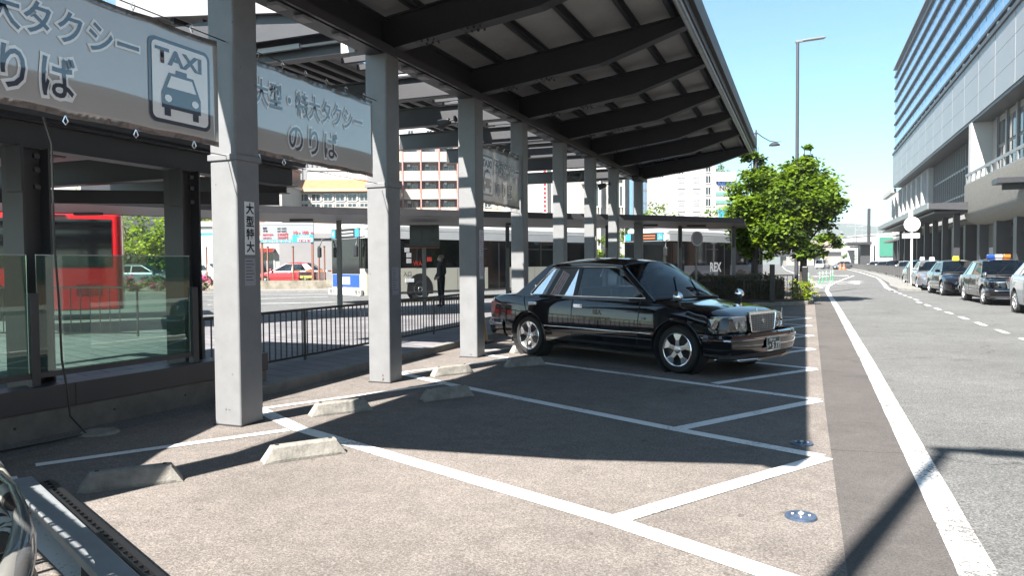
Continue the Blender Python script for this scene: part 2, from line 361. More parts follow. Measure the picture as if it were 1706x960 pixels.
# ================================================================== GROUND
g = MB(); n = 8
g.sheet([(-2500, -600), (2500, -600), (2500, 4000), (-2500, 4000)], -.03)
struct(g.build('ground', M['road']))
g = MB(); g.sheet([(-120, -40), (11.2, -40), (11.2, 330), (-120, 330)], 0.0)
struct(g.build('road', M['road']))
LOTZ = .004
g = MB(); g.sheet([(-5.62, -12), (.17, -12), (.2, 8), (.3, 22), (.36, 27), (-5.62, 27)], LOTZ)
struct(g.build('taxi_bay_ground', M['lot']))
g = MB(); g.sheet([(.17, -12), (.62, -12), (.74, 4), (1.0, 38), (.7, 40), (.38, 30), (.3, 22), (.2, 8)], LOTZ)
struct(g.build('gutter_strip', M['strip']))
def line(g, pts, wd, z=.009):
    pts = [Vector((p[0], p[1], 0)) for p in pts]; L_, R_ = [], []
    for i, p in enumerate(pts):
        a = (p-pts[i-1]).normalized() if i else None; b = (pts[i+1]-p).normalized() if i < len(pts)-1 else None
        d = ((a or b)+(b or a)).normalized(); nn = Vector((-d.y, d.x, 0)); k = wd/2/max(.4, nn.dot(Vector((-(a or b).y, (a or b).x, 0))))
        L_.append(p+nn*k); R_.append(p-nn*k)
    for i in range(len(pts)-1):
        g.add([(q.x, q.y, z) for q in (L_[i], R_[i], R_[i+1], L_[i+1])], [(0, 1, 2, 3)])
g = MB()
bay = []          # long slanted lines; (start near walkway, end near road)
for k in range(-2, 8):
    y0 = 5.93 + 2.55*k if k <= 1 else 8.48+2.45*(k-1)
    yr = 3.46 + 2.42*k
    bay.append(((-5.08, y0), (.15, yr)))
line(g, [(-5.11, 5.93), (-4.15, 5.33), (-.99, 4.01), (.12, 3.44)], .145)
line(g, [(-5.03, 8.55), (-4.03, 7.97), (-1.03, 6.42), (.13, 5.88)], .13, .0092)
for (p, q) in bay:
    k = bay.index((p, q))
    if k in (2, 3): continue
    line(g, [p, (p[0]+1.0, p[1]-.55), q], .13, .0092)
for k, (p, q) in enumerate(bay):   # zig from the road end of a line to the middle of the one nearer
    a = Vector((q[0], q[1])); 
    nx = bay[k-1] if k else None
    if nx is None: continue
    t = .78; m0 = Vector((nx[0][0], nx[0][1])).lerp(Vector((nx[1][0], nx[1][1])), t)
    if k == 3: m0 = Vector((-.99, 4.01)); a = Vector((.15, 5.86))
    if k == 4: m0 = Vector((-1.03, 6.42)); a = Vector((.14, 8.26))
    if k == 5: m0 = Vector((-.99, 9.02)); a = Vector((.14, 10.68))
    line(g, [m0, a], .13, .0096)
# wheel-stop lines across the heads of the bays
line(g, [(-5.2, 3.68), (-4.2, 5.25)], .1, .0096)
for k in range(0, 7):
    y0 = 5.95+2.5*k; line(g, [(-5.08, y0), (-4.05, y0+1.98)], .085, .0100)
struct(g.build('bay_lines', M['line']))
g = MB()
line(g, [(.60, -6), (.69, 2.4), (.755, 4), (.86, 12), (.96, 24), (1.05, 40), (1.3, 47)], .17, .0085)
line(g, [(1.3, 47), (2.2, 58), (4.8, 84)], .16, .0087)
line(g, [(.9, 44), (.1, 75), (-3, 140), (-8, 300)], .2, .0090)
yq = 13.2
while yq < 41:
    xx = 3.74+.015*(yq-20) if yq > 30 else 3.74
    line(g, [(xx, yq), (xx+.01, yq+1.0)], .12, .0085); yq += 1.95
line(g, [(4.05, 40.5), (4.2, 45), (4.7, 52), (6.0, 72), (7.0, 110), (8.0, 200)], .22, .0085)
for k in range(7):                          # hatching round the green posts
    y0 = 46+k*2.2; line(g, [(.4-.1*k, y0), (1.25+.18*k, y0+1.1)], .45, .0095)
struct(g.build('lane_lines', M['line_worn']))
g = MB()                                    # lane arrows on the far road
for (x0, y0) in ((3.2, 52), (3.5, 56.5)):
    g.sheet([(x0-.12, y0), (x0+.12, y0), (x0+.12, y0+2.4), (x0-.12, y0+2.4)], .0105)
    g.sheet([(x0-.6, y0+2.3), (x0+.6, y0+2.3), (x0, y0+4.0)], .011)
    g.sheet([(x0-1.3, y0+.8), (x0-.12, y0+.4), (x0-.12, y0+.9), (x0-1.1, y0+1.6)], .0115)
for (x0, y0) in ((1.4, 78), (3.4, 82), (2.2, 100)):
    g.sheet([(x0-.8, y0), (x0+.8, y0), (x0+.9, y0+2.5), (x0-.6, y0+2.0)], .0105)
struct(g.build('road_arrows', M['line_worn']))
# plaza / bus platform, raised
pe = [at(-520, 17.5), at(-200, 18.0), at(100, 18.4), at(340, 19.6), at(500, 22.3), at(700, 25.3), at(900, 29.0), at(1100, 32.0), at(1250, 34)]
PZ = .10
poly = [(-5.72, 6.2)]+[(-5.72, 23.2), (-3.2, 24.0)]+[(-4.0, 33)]+[(p.x, p.y) for p in reversed(pe)]+[(-30, 2), (-9.5, 2), (-9.5, 6.2)]
g = MB(); g.prism(poly, -.02, PZ); struct(g.build('plaza_paving', M['plaza']))
g = MB(); g.bx(-5.72, -5.57, 6.55, 23.3, -.02, PZ+.012); 
struct(g.build('walkway_kerb', M['kerb'], bevel=.01))
g = MB(); line(g, [(p.x, p.y) for p in pe], .3, PZ+.006); struct(g.build('platform_edge', M['kerb']))
g = MB()                                    # bus road lines
for (pa, pb, zz) in (((345, 31), (545, 34), 0), ((345, 27.5), (600, 29.2), 0), ((300, 37), (640, 37), 0)):
    a, b = at(*pa), at(*pb); line(g, [(a.x, a.y), (b.x, b.y)], .16, .006)
struct(g.build('bus_road_lines', M['line']))
# far pavement beyond the bus road
a, b, c, d = at(-100, 39), at(660, 39.6), at(660, 62), at(-200, 62)
g = MB(); g.prism([(p.x, p.y) for p in (a, b, c, d)], -.02, .12); struct(g.build('far_pavement', M['kerb']))
# island beside the taxi queue and station pavement
ip = [(4.35, 41.2), (5.2, 39.9), (5.75, 46), (6.2, 56), (7.5, 76), (8.3, 103), (9.2, 180), (10.2, 250), (9.0, 250), (8.3, 180), (7.3, 110), (6.2, 75), (4.95, 52), (4.45, 46)]
g = MB(); g.prism(ip, -.02, .13); struct(g.build('traffic_island', M['kerb'], bevel=.02))
g = MB(); g.bx(11.2, 30, -30, 330, -.03, .13); struct(g.build('station_pavement', M['kerb']))

# ================================================================== MANHOLES, WHEEL STOPS
mh = thing('survey_disc', 'blue grey metal disc set in the asphalt, nearest the bottom edge', 'manhole cover', (-.01, 4.44, LOTZ), 0, 'metal discs in the asphalt')
g = MB(); g.lathe([(0, .014), (.045, .014), (.05, .022), (.06, .014), (.118, .013), (.122, 0)], 32, 'z'); g.build('cover', mat('blue_metal', (.1, .14, .22), .4, metal=.3, var=.25, scale=18), mh, smooth=40)
g = MB(); g.lathe([(0, .026), (.02, .026), (.022, .02)], 16, 'z')
for k in range(4): g.box((.06*math.cos(k*1.57), .06*math.sin(k*1.57), .017), (.022, .01, .008), k*1.57)
g.build('rivet', M['white'], mh)
m2 = copy_tree(mh); mh.scale = (.72, .72, 1); m2.scale = (.72, .72, 1); m2.location = (-.01, 6.25, LOTZ); m2['label'] = 'blue grey metal disc just past the corner of the canopy shadow'

def wheelstop():
    t = thing('wheel_stop', '', 'wheel stop', (0, 0, 0), 0, 'concrete wheel stops in the taxi bays')
    Lh, sec = .31, [(-.075, 0), (.075, 0), (.075, .02), (.045, .105), (.03, .118), (-.03, .118), (-.045, .105), (-.075, .02)]
    g = MB(); rows = []
    for (x, s, zs) in ((-Lh, 1, .2), (-Lh, 1, .35), (-Lh+.05, .72, 1), (-Lh+.07, 1, 1), (Lh-.07, 1, 1), (Lh-.05, .72, 1), (Lh, 1, .35), (Lh, 1, .2)):
        rows.append([Vector((x if abs(x) < Lh else x, y*(1 if zs < 1 else 1)*(1 if zs == 1 else .98), min(z, .118*zs))) for y, z in sec])
    rows = [rows[0]]+[rows[3]]+[rows[4]]+[rows[-1]]
    rows[0] = [Vector((-Lh, y*.95, z*.12)) for y, z in sec]; rows[-1] = [Vector((Lh, y*.95, z*.12)) for y, z in sec]
    g.grid(rows, closed=True); g.add(rows[0], [tuple(range(8))]); g.add(rows[-1], [tuple(range(8))])
    g.build('block', M['concrete'], t, bevel=.008, weld=True)
    g = MB()
    for x in (-.2, .2): g.cyl((x, 0, .12), .014, .01, 10)
    g.build('bolt', M['steel_m'], t)
    return t
ws0 = wheelstop()
wsl = [((-4.07, 3.55), (-3.7, 3.98), 'concrete wheel stop nearest the camera, half in column shade'),
       ((-3.63, 4.26), (-3.25, 4.76), 'sunlit concrete wheel stop in front of the first column'),
       ((-4.34, 5.77), (-3.97, 6.27), 'concrete wheel stop just right of the first column, part lit'),
       ((-3.69, 6.84), (-3.36, 7.33), 'shaded concrete wheel stop right of the second column'),
       ((-4.4, 8.36), (-4.06, 8.92), 'small sunlit concrete wheel stop before the third column'),
       ((-3.83, 9.5), (-3.42, 9.93), 'dark shaded concrete wheel stop near the rear wheel of the black taxi'),
       ((-4.35, 11.05), (-4.05, 11.6), 'bright concrete wheel stop right behind the rear wheel of the taxi')]
wsl[0] = ((-4.27, 3.31), (-3.88, 3.73), wsl[0][2])
for i, (a, b, lb) in enumerate(wsl):
    o = ws0 if i == 0 else copy_tree(ws0)
    a, b = Vector(a), Vector(b); d = (b-a).normalized(); c = (a+b)/2 + Vector((-d.y, d.x))*.075
    o.location = (c.x, c.y, LOTZ); o.rotation_euler = (0, 0, math.atan2(d.y, d.x)); o['label'] = lb

# ================================================================== TAXI RANK CANOPY
CX = -4.83                       # column centre line
CY = [1.42, 5.36, 7.92, 10.50, 12.6, 15.0, 17.4, 19.75, 23.0]
can = thing('taxi_rank_canopy', 'long dark steel canopy on grey columns with ribbed underside over the taxi bays', 'canopy', (CX, 12, 0))
can.location = (0, 0, 0)
XO = -1.45
def dk(x): return 4.50+(x+5.3)*(.5/3.85) if x > -5.9 else 4.50+(-5.9-x)*.17     # underside of the deck
YN, YF = 1.25, 23.3
# columns
CW = .30
for i, y in enumerate(CY):
    g = MB(); tw = CW if i < 4 else .25
    g.box((CX, y, 2.05), (tw, tw, 4.1))
    o = g.build('column', M['steel'], can, bevel=.02, bseg=3)
    if i in (1, 2):
        g = MB(); g.box((CX, y, 2.42), (tw+.03, tw+.03, .055)); g.build('clamp_band', M['steel'], o, bevel=.006)
    g = MB(); g.box((CX, y, .012), (tw+.012, tw+.012, .012)); g.build('base_seal', M['steel_m'], o)
# girder along the columns
g = MB(); g.bx(CX-.012, CX+.012, YN, YF, 4.02, 4.45); g.bx(CX-.11, CX+.11, YN, YF, 3.995, 4.02); g.bx(CX-.11, CX+.11, YN, YF, 4.43, 4.45)
g.build('girder', M['steel_d'], can)
g = MB(); g.bx(CX+.14, CX+.2, YN, YF, 4.0, 4.03); g.bx(CX+.2, CX+.215, YN, YF, 3.98, 4.08); g.build('cable_tray', M['steel_m'], can)
g = MB()
for y in CY[:-1]:
    for q in (.55, .95, 1.6): g = MB(); g.box((CX+.06, y+q, 3.97), (.12, .16, .035)); g.build('splice_plate', M['deck_l'], can)
# cross beams
for i, y in enumerate(CY):
    g = MB()
    xs = [CX, -2.75, XO-.05]
    bot = [dk(CX)-.51, dk(-2.75)-.50, dk(XO)-.27]
    g.extr([(xs[0], y-.01, bot[0]), (xs[1], y-.01, bot[1]), (xs[2], y-.01, bot[2]), (xs[2], y-.01, dk(XO)-.13), (xs[0], y-.01, dk(CX)-.13)], (0, .02, 0))
    for k in range(2):
        g.bar((xs[k], y, bot[k]-.008), (xs[k+1], y, bot[k+1]-.008), .19, .016)
    g.bar((xs[0], y, dk(CX)-.125), (xs[2], y, dk(XO)-.125), .16, .014)
    for px_ in (-4.2, -3.6):
        for dx in (-.12, -.04, .04, .12): g.cyl((px_+dx, y-.06, bot[0]-.02+(px_-CX)*.13), .014, .03, 6); g.cyl((px_+dx, y+.06, bot[0]-.02+(px_-CX)*.13), .014, .03, 6)
    g.build('cross_beam', M['steel_d'], can)
    if i >= 3:                               # arm over the skylight to the rear roof
        g = MB(); yb = y
        g.bx(-8.7, CX, yb-.01, yb+.01, 4.1, 4.44); g.bx(-8.7, CX, yb-.09, yb+.09, 4.085, 4.1); g.bx(-8.7, CX, yb-.08, yb+.08, 4.43, 4.45)
        g.build('rear_beam', M['steel_m'], can)
g = MB(); yb = 7.92; g.bx(-8.7, CX, yb-.01, yb+.01, 4.1, 4.44); g.bx(-8.7, CX, yb-.09, yb+.09, 4.085, 4.1); g.build('rear_beam', M['steel_m'], can)
# purlins and deck, front roof
for x in (-4.35, -3.65, -2.95, -2.25, -1.7):
    g = MB(); z = dk(x); g.bx(x-.035, x-.025, YN, YF, z-.118, z); g.bx(x-.035, x+.035, YN, YF, z-.118, z-.108); g.bx(x-.035, x+.035, YN, YF, z-.012, z-.002)
    g.bx(x+.025, x+.035, YN, YF, z-.118, z-.09)
    g.build('purlin', M['steel_d'], can)
g = MB(); xl = -5.28
g.add([(xl, YN, dk(xl)), (XO, YN, dk(XO)), (XO, YF, dk(XO)), (xl, YF, dk(xl)), (xl, YN, dk(xl)+.07), (XO, YN, dk(XO)+.07), (XO, YF, dk(XO)+.07), (xl, YF, dk(xl)+.07)],
      [(0, 3, 2, 1), (4, 5, 6, 7), (0, 1, 5, 4), (1, 2, 6, 5), (2, 3, 7, 6), (3, 0, 4, 7)])
g.build('roof_deck', M['deck'], can)
g = MB(); g.bx(XO, XO+.03, YN, YF, 4.76, 5.09); g.bx(XO+.03, XO+.1, YN-.02, YF+.02, 4.86, 5.13); g.build('fascia', M['steel_d'], can, bevel=.006)
g = MB(); g.tube([(XO-.06, YN, 4.735), (XO-.06, YF, 4.735)], .035, 10); g.bx(XO-.03, XO+.0, YN, YF, 4.70, 4.755); g.build('gutter', M['gutter'], can, smooth=40)
g = MB(); yn = YN-.052
g.add([(xl, yn, dk(xl)-.16), (XO+.1, yn, dk(XO)-.16), (XO+.1, yn+.05, dk(XO)-.16), (xl, yn+.05, dk(xl)-.16), (xl, yn, dk(xl)+.09), (XO+.1, yn, dk(XO)+.15), (XO+.1, yn+.05, dk(XO)+.15), (xl, yn+.05, dk(xl)+.09)],
      [(0, 3, 2, 1), (4, 5, 6, 7), (0, 1, 5, 4), (1, 2, 6, 5), (2, 3, 7, 6), (3, 0, 4, 7)]); g.build('near_end_fascia', M['steel_d'], can)
g = MB(); z = dk(-3); 
g.add([(xl, YF, dk(xl)-.2), (XO, YF, dk(XO)-.2), (XO, YF+.05, dk(XO)-.2), (xl, YF+.05, dk(xl)-.2), (xl, YF, dk(xl)+.09), (XO, YF, dk(XO)+.09), (XO, YF+.05, dk(XO)+.09), (xl, YF+.05, dk(xl)+.09)],
      [(0, 3, 2, 1), (4, 5, 6, 7), (0, 1, 5, 4), (1, 2, 6, 5), (2, 3, 7, 6), (3, 0, 4, 7)]); g.build('end_fascia', M['steel_d'], can)
# skylight strip between the two roofs: cross bars
g = MB(); y = 8.3
while y < YF: g.bx(-6.52, -5.28, y-.04, y+.04, 4.50, 4.58); y += .42
g.build('skylight_bars', M['steel_m'], can)
# rear roof
YR = 7.62; XR0, XR1 = -6.5, -8.75
g = MB(); za, zb = dk(XR0)-.01, dk(XR1)-.03
g.add([(XR0, YR, za), (XR1, YR, zb), (XR1, YF, zb), (XR0, YF, za), (XR0, YR, za+.06), (XR1, YR, zb+.06), (XR1, YF, zb+.06), (XR0, YF, za+.06)],
      [(0, 3, 2, 1), (4, 5, 6, 7), (0, 1, 5, 4), (1, 2, 6, 5), (2, 3, 7, 6), (3, 0, 4, 7)]); g.build('rear_roof_deck', M['deck'], can)
g = MB()
for (x0, z0, x1, z1) in ((XR1-.05, zb-.09, -5.05, dk(XR0)-.12),): g.add([(x0, YR-.08, z0), (x1, YR-.08, z1), (x1, YR-.02, z1), (x0, YR-.02, z0), (x0, YR-.08, z0+.55), (x1, YR-.08, z1+.62), (x1, YR-.02, z1+.62), (x0, YR-.02, z0+.55)],
      [(0, 3, 2, 1), (4, 5, 6, 7), (0, 1, 5, 4), (1, 2, 6, 5), (2, 3, 7, 6), (3, 0, 4, 7)])
g.build('near_fascia', M['deck_l'], can)
g = MB(); g.bx(XR1-.06, XR1, YR, YF, zb-.1, zb+.12); g.build('rear_eave', M['steel_d'], can)
for x in (-6.9, -7.4, -7.9, -8.4):
    g = MB(); z = dk(x)-.03; g.bx(x-.03, x+.03, YR+.02, YF, z-.1, z-.02); g.build('rear_purlin', M['steel_d'], can)
g = MB(); g.bar((-7.9, 7.82, 4.23), (-5.1, 7.82, 4.23), .03, .03); g.bar((-6.6, 7.80, 4.23), (-5.95, 7.80, 4.23), .05, .06); g.build('sunlit_bar', M['white'], can)  # white bar stands for the bright sunlit strip along the beam
g = MB(); g.bx(-8.7, -5.0, YR+.02, YR+.06, 4.30, 4.66); g.build('front_rear_beam', M['steel_m'], can)
g = MB(); g.box((-5.17, 7.7, 4.16), (.2, .02, .26)); g.build('junction_box', M['white'], can, bevel=.01)

# floodlights bracketed to the columns
fl = thing('floodlight', '', 'floodlight', (0, 0, 0), 0, 'floodlights on the canopy columns')
g = MB(); g.lathe([(0, -.1), (.05, -.1), (.075, .05), (.08, .08), (.06, .08), (0, .07)], 16, 'y'); g.build('lamp_head', M['steel_m'], fl, smooth=40)
g = MB(); g.cyl((0, -.14, 0), .012, .1, 8, axis='y'); g.cyl((0, -.2, 0), .05, .03, 12, axis='y'); g.build('bracket', M['steel_d'], fl)
for k, (px_, py_, cx, lb) in enumerate([(740, 205, -5.25, 'dark floodlight left of the third column under the canopy'),
        (962, 294, -4.6, 'floodlight on an arm between the fifth and sixth columns'), (1003, 310, -4.6, 'small floodlight low on the seventh column'), (1058, 296, -4.6, 'floodlight at the head of the far end column')]):
    o = fl if k == 0 else copy_tree(fl); p = onX(px_, py_, cx); o.location = p; o['label'] = lb; o.rotation_euler = (R(-15), 0, R([90, -90, 90, 90][k]))

# ================================================================== BANNERS
def vinyl():
    m, nt, b = _nt('banner_vinyl'); L = nt.links.new
    b.inputs['Base Color'].default_value = (.42, .39, .365, 1); b.inputs['Roughness'].default_value = .35
    b.inputs['Coat Weight'].default_value = 1; b.inputs['Coat IOR'].default_value = 2.3; b.inputs['Coat Roughness'].default_value = .02
    return m
M['vinyl'] = vinyl()
def glossy(name, col):
    m, nt, b = _nt(name); b.inputs['Base Color'].default_value = c4(col); b.inputs['Roughness'].default_value = .35
    b.inputs['Coat Weight'].default_value = 1; b.inputs['Coat IOR'].default_value = 2.0; b.inputs['Coat Roughness'].default_value = .02; return m
M['vtxt'] = glossy('banner_black_print', (.008, .016, .04)); M['vout'] = glossy('banner_white_print', (.88, .87, .86)); M['vhem'] = glossy('banner_hem', (.14, .115, .10))
def picto(o, u0, u1, z0, z1, org, wf, par):
    """TAXI pictogram: rounded frame, word, cab seen from the front"""
    X0 = org.x
    def P(u, z, d): 
        p = Vector((X0, org.y+u, z)); p.x += d+wf(p); return p
    def rr(u0, u1, z0, z1, r, n=6):
        out = []
        for (cx, cz, a0) in ((u1-r, z1-r, 0), (u0+r, z1-r, 90), (u0+r, z0+r, 180), (u1-r, z0+r, 270)):
            for k in range(n+1): a = R(a0+90*k/n); out.append((cx+r*math.cos(a), cz+r*math.sin(a)))
        return out
    W_, H_ = u1-u0, z1-z0; t = .045*H_
    g = MB(); g.add([P(u, z, .009) for u, z in rr(u0, u1, z0, z1, .1*H_)], [tuple(range(28))]); 
    g.build('pictogram_frame', M['vtxt'], par)
    g = MB(); g.add([P(u, z, .013) for u, z in rr(u0+t, u1-t, z0+t, z1-t, .07*H_)], [tuple(range(28))]); g.build('pictogram_field', M['vout'], par)
    text('TAXI', .25*H_, 'pictogram_word', 'vtxt', par, (X0+.017, org.y+u0+W_*.10, z1-.29*H_), (0, 1, 0), (0, 0, 1), bold=.006, sx=W_*.8/(.25*H_*2.35), warp=wf)
    c = (u0+u1)/2; s = W_
    def pl(pts, mname, d): 
        g.add([P(c+a*s, z0+b*H_, d) for a, b in pts], [tuple(range(len(pts)))])
    g = MB()
    pl([(-.09, .66), (.09, .66), (.09, .61), (-.09, .61)], 0, .017)
    pl([(-.20, .61), (.20, .61), (.29, .42), (.32, .36), (.32, .18), (-.32, .18), (-.32, .36), (-.29, .42)], 0, .0171)
    pl([(-.28, .18), (-.18, .18), (-.18, .09), (-.28, .09)], 0, .0172); pl([(.18, .18), (.28, .18), (.28, .09), (.18, .09)], 0, .0172)
    g.build('pictogram_cab', M['vtxt'], par)
    g = MB(); pl([(-.17, .575), (.17, .575), (.24, .43), (-.24, .43)], 0, .020)
    for sx_ in (-.22, .22): pl([(sx_+.06*math.cos(a*.7854), .3+.045*math.sin(a*.7854)) for a in range(8)], 0, .0201)
    g.build('pictogram_windows', M['vout'], par)
def banner(label, y0, y1, z0, z1, x, ph, lines, pic=None, hooks=True):
    b = thing('banner', label, 'banner', (x, (y0+y1)/2, z0), 0, 'taxi rank banners between the columns')
    b.location = (0, 0, 0)
    def wf(p): 
        u = (p.y-y0); v = (p.z-z0)
        return .0006*math.sin(u*2.6+ph+v*.8)+.0001*math.sin(u*7.3+v*2+ph*2)
    def sag(u, v):                # scalloped hem between hooks
        return -.016*abs(math.sin(math.pi*u*5))*v
    NU, NV = 60, 16; g = MB(); rows = []
    for i in range(NU+1):
        u = i/NU; rows.append([Vector((x+wf(Vector((x, y0+u*(y1-y0), z0+(z1-z0)*j/NV))), y0+u*(y1-y0), z0+(z1-z0)*j/NV+sag(u, j/NV)-sag(u, 1-j/NV)*.6)) for j in range(NV+1)])
    g.grid(rows); o = g.build('cloth', M['vinyl'], b, smooth=60)
    s_ = o.modifiers.new('thick', 'SOLIDIFY'); s_.thickness = .003; s_.offset = -1
    for (za, zb) in ((0, .045), (z1-z0-.045, z1-z0)):
        g = MB(); rr_ = []
        for i in range(NU+1):
            u = i/NU; ys = y0+u*(y1-y0); v = za/(z1-z0)
            rr_.append([Vector((x+.003+wf(Vector((x, ys, z0+q))), ys, z0+q+sag(u, q/(z1-z0))-sag(u, 1-q/(z1-z0))*.6)) for q in (za, zb)])
        g.grid(rr_); g.build('hem', M['vhem'], b, smooth=60)
    for (body, sz, u, z, sx, sp) in lines:
        text(body, sz, 'lettering_outline', 'vout', b, (x+.009, y0+u, z), (0, 1, 0), (0, 0, 1), bold=sz*.08, sx=sx, warp=wf, spacing=sp)
        text(body, sz, 'lettering', 'vtxt', b, (x+.013, y0+u, z), (0, 1, 0), (0, 0, 1), bold=sz*.012, sx=sx, warp=wf, spacing=sp)
    if pic: picto(None, pic[0], pic[1], pic[2], pic[3], Vector((x, y0, 0)), wf, b)
    n = 6
    for k in range(n):
        for top in (0, 1):
            u = y0+(k+.5)*(y1-y0)/n; zz = z1+.01 if top else z0-.01; sgn = 1 if top else -1
            g = MB(); g.tube([(x+.01, u, zz-.02*sgn), (x+.02, u+.012, zz+.02*sgn), (x+.01, u, zz+.045*sgn), (x, u-.012, zz+.02*sgn), (x+.008, u, zz-.02*sgn)], .0035, 5); g.build('hook', M['chrome'], b)
    g = MB(); g.tube([(x-.01, y0-.12, z1+.07), (x-.01, (y0+y1)/2, z1+.05), (x-.01, y1+.12, z1+.03)], .005, 5); g.tube([(x-.01, y0-.12, z0-.06), (x-.01, (y0+y1)/2, z0-.05), (x-.01, y1+.12, z0-.06)], .004, 5); g.build('wire', M['black'], b)
    return b
BX = CX+.06
banner('nearest banner, at the left edge, ending in a TAXI pictogram by the first column', 1.62, 5.10, 2.49, 3.41, BX, .3,
       [('大型・特大タクシー',   .25, .56, 3.02, .94, 1.0), ('のりば', .32, 1.23, 2.63, .85, 1.25)], (2.74, 3.38, 2.60, 3.27))
banner('middle banner hanging between the first and second columns, without pictogram', 5.42, 7.58, 2.49, 3.39, BX, 2.1,
       [('大型・特大タクシー', .26, .13, 2.99, .78, 1.0), ('のりば', .31, .60, 2.62, .85, 1.2)])
banner('far shaded banner between the third and fourth columns with TAXI pictogram at its left', 10.66, 12.44, 2.42, 3.36, BX, 4.0,
       [('予約タクシー', .25, .62, 2.98, .75, 1.0), ('のりば', .27, .66, 2.6, .85, 1.25)], (.05, .56, 2.56, 3.2))

# ================================================================== SIGNS ON COLUMNS
def plate(name, label, cat, x, y, z0, z1, w_, mt, face='x', th=.008):
    o = thing(name, label, cat, (x, y, z0)); g = MB()
    g.bx(0, th, -w_/2, w_/2, 0, z1-z0); g.build('panel', M[mt], o, bevel=.002); return o
fx = CX+CW/2+.001
s = plate('column_sign', 'white sign with four black vertical characters on the first column', 'sign', fx, CY[1], 1.55, 2.03, .125, 'paper')
for k, ch in enumerate('大型特大'): text(ch, .105, 'character', 'blackink', s, (.011, -.052, .48-.115*(k+1)+.012), (0, 1, 0), (0, 0, 1), bold=.003)
M['paper2'] = mat('notice_paper', (.5, .5, .53), .8)
def notice(label, x, y, z0, z1, w_, ink='blackink', rows=7):
    o = plate('paper_notice', label, 'notice', x, y, z0, z1, w_, 'paper2', th=.003); g = MB(); h = z1-z0
    r_ = random.Random(int(y*10))
    for k in range(rows):
        zz = h*(.9-.8*k/rows); g.bx(.0032, .0036, -w_*.4, -w_*.4+w_*.8*r_.uniform(.4, 1), zz-.006, zz)
    g.build('printed_lines', M[ink], o); return o
notice('paper notice taped under the four character sign', fx, CY[1], 1.27, 1.52, .14)
notice('grey paper notice with a drawing on the second column', fx, CY[2], 1.08, 1.42, .16, rows=9)
o = plate('placard', 'narrow placard with crowded red writing on the third column', 'sign', fx, CY[3]+.02, 1.22, 1.98, .13, 'paper')
g = MB(); r_ = random.Random(4)
for c_ in range(3):
    for k in range(26):
        g.bx(.0085, .009, -.05+c_*.036, -.05+c_*.036+.024, .73-k*.027, .73-k*.027+.018*r_.uniform(.5, 1))
g.build('writing', M['redink'], o)
o = plate('placard', 'small pale placard on a column above the taxi roof', 'sign', fx-.01, CY[6]+.0, 1.5, 2.1, .1, 'paper')
g = MB()
for k in range(10): g.bx(.0085, .009, -.03, .02, .05+k*.05, .08+k*.05)
g.build('writing', M['redink'], o)
# ================================================================== LOW SHELTER (left)
sh = thing('low_shelter', 'dark low steel shelter with heavy posts behind the green glass screen', 'shelter', (0, 0, 0))
posts = [onX(44, 300, -6.35), onX(303, 300, -6.35)]
for p in posts:
    g = MB(); w_ = .26
    g.bx(p.x-w_/2, p.x+w_/2, p.y-w_/2, p.y-w_/2+.02, .1, 2.5); g.bx(p.x-w_/2, p.x+w_/2, p.y+w_/2-.02, p.y+w_/2, .1, 2.5); g.bx(p.x-.012, p.x+.012, p.y-w_/2+.02, p.y+w_/2-.02, .1, 2.5)
    o = g.build('post', M['steel_m'], sh)
    g = MB()
    for z in (2.15, 2.3, 2.42): g.box((p.x+w_/2+.0, p.y, z), (.03, .05, .04)); 
    g.bx(p.x-.02, p.x+.16, p.y-.16, p.y-.14, 2.1, 2.5)
    g.build('bolt_plate', M['steel_d'], o)
ysh = [posts[0].y-4.2, posts[0].y-2.1, posts[0].y, posts[1].y, 8.0]
g = MB(); g.bx(-6.36, -6.34, .2, 8.1, 2.5, 2.72); g.bx(-6.45, -6.25, .2, 8.1, 2.49, 2.5); g.bx(-6.45, -6.25, .2, 8.1, 2.72, 2.735); g.build('edge_beam', M['steel_m'], sh)
for y in (2.2, posts[0].y, posts[1].y, 8.05):
    g = MB(); g.bx(-10.2, -6.4, y-.01, y+.01, 2.42, 2.7); g.bx(-10.2, -6.4, y-.08, y+.08, 2.41, 2.42); g.build('shelter_beam', M['steel_d'], sh)
g = MB(); g.bx(-10.3, -10.15, .2, 6.4, 2.3, 2.55); g.build('rear_edge_beam', M['steel_d'], sh)
g = MB(); g.bar((-10.2, 3.6, 2.2), (-6.4, 7.9, 2.32), .06, .16); g.build('diagonal_beam', M['steel_d'], sh)
g = MB(); g.prism([(-4.99, 0.2), (-4.99, 1.0), (-5.41, 1.8), (-5.7, 2.7), (-6.08, 3.6), (-6.15, 8.15), (-9.6, 8.15), (-9.9, 4.6), (-10.4, 3.8), (-10.4, 0), (-5.2, 0)], 2.745, 2.80); g.build('roof_panel', M['steel_m'], sh)  # unseen near corner widened to cast the shade over the nearest bay
g = MB(); g.tube([(-7.2, .4, 2.62), (-7.2, 5.5, 2.62)], .03, 8); g.build('red_pipe', M['redlens'], sh)
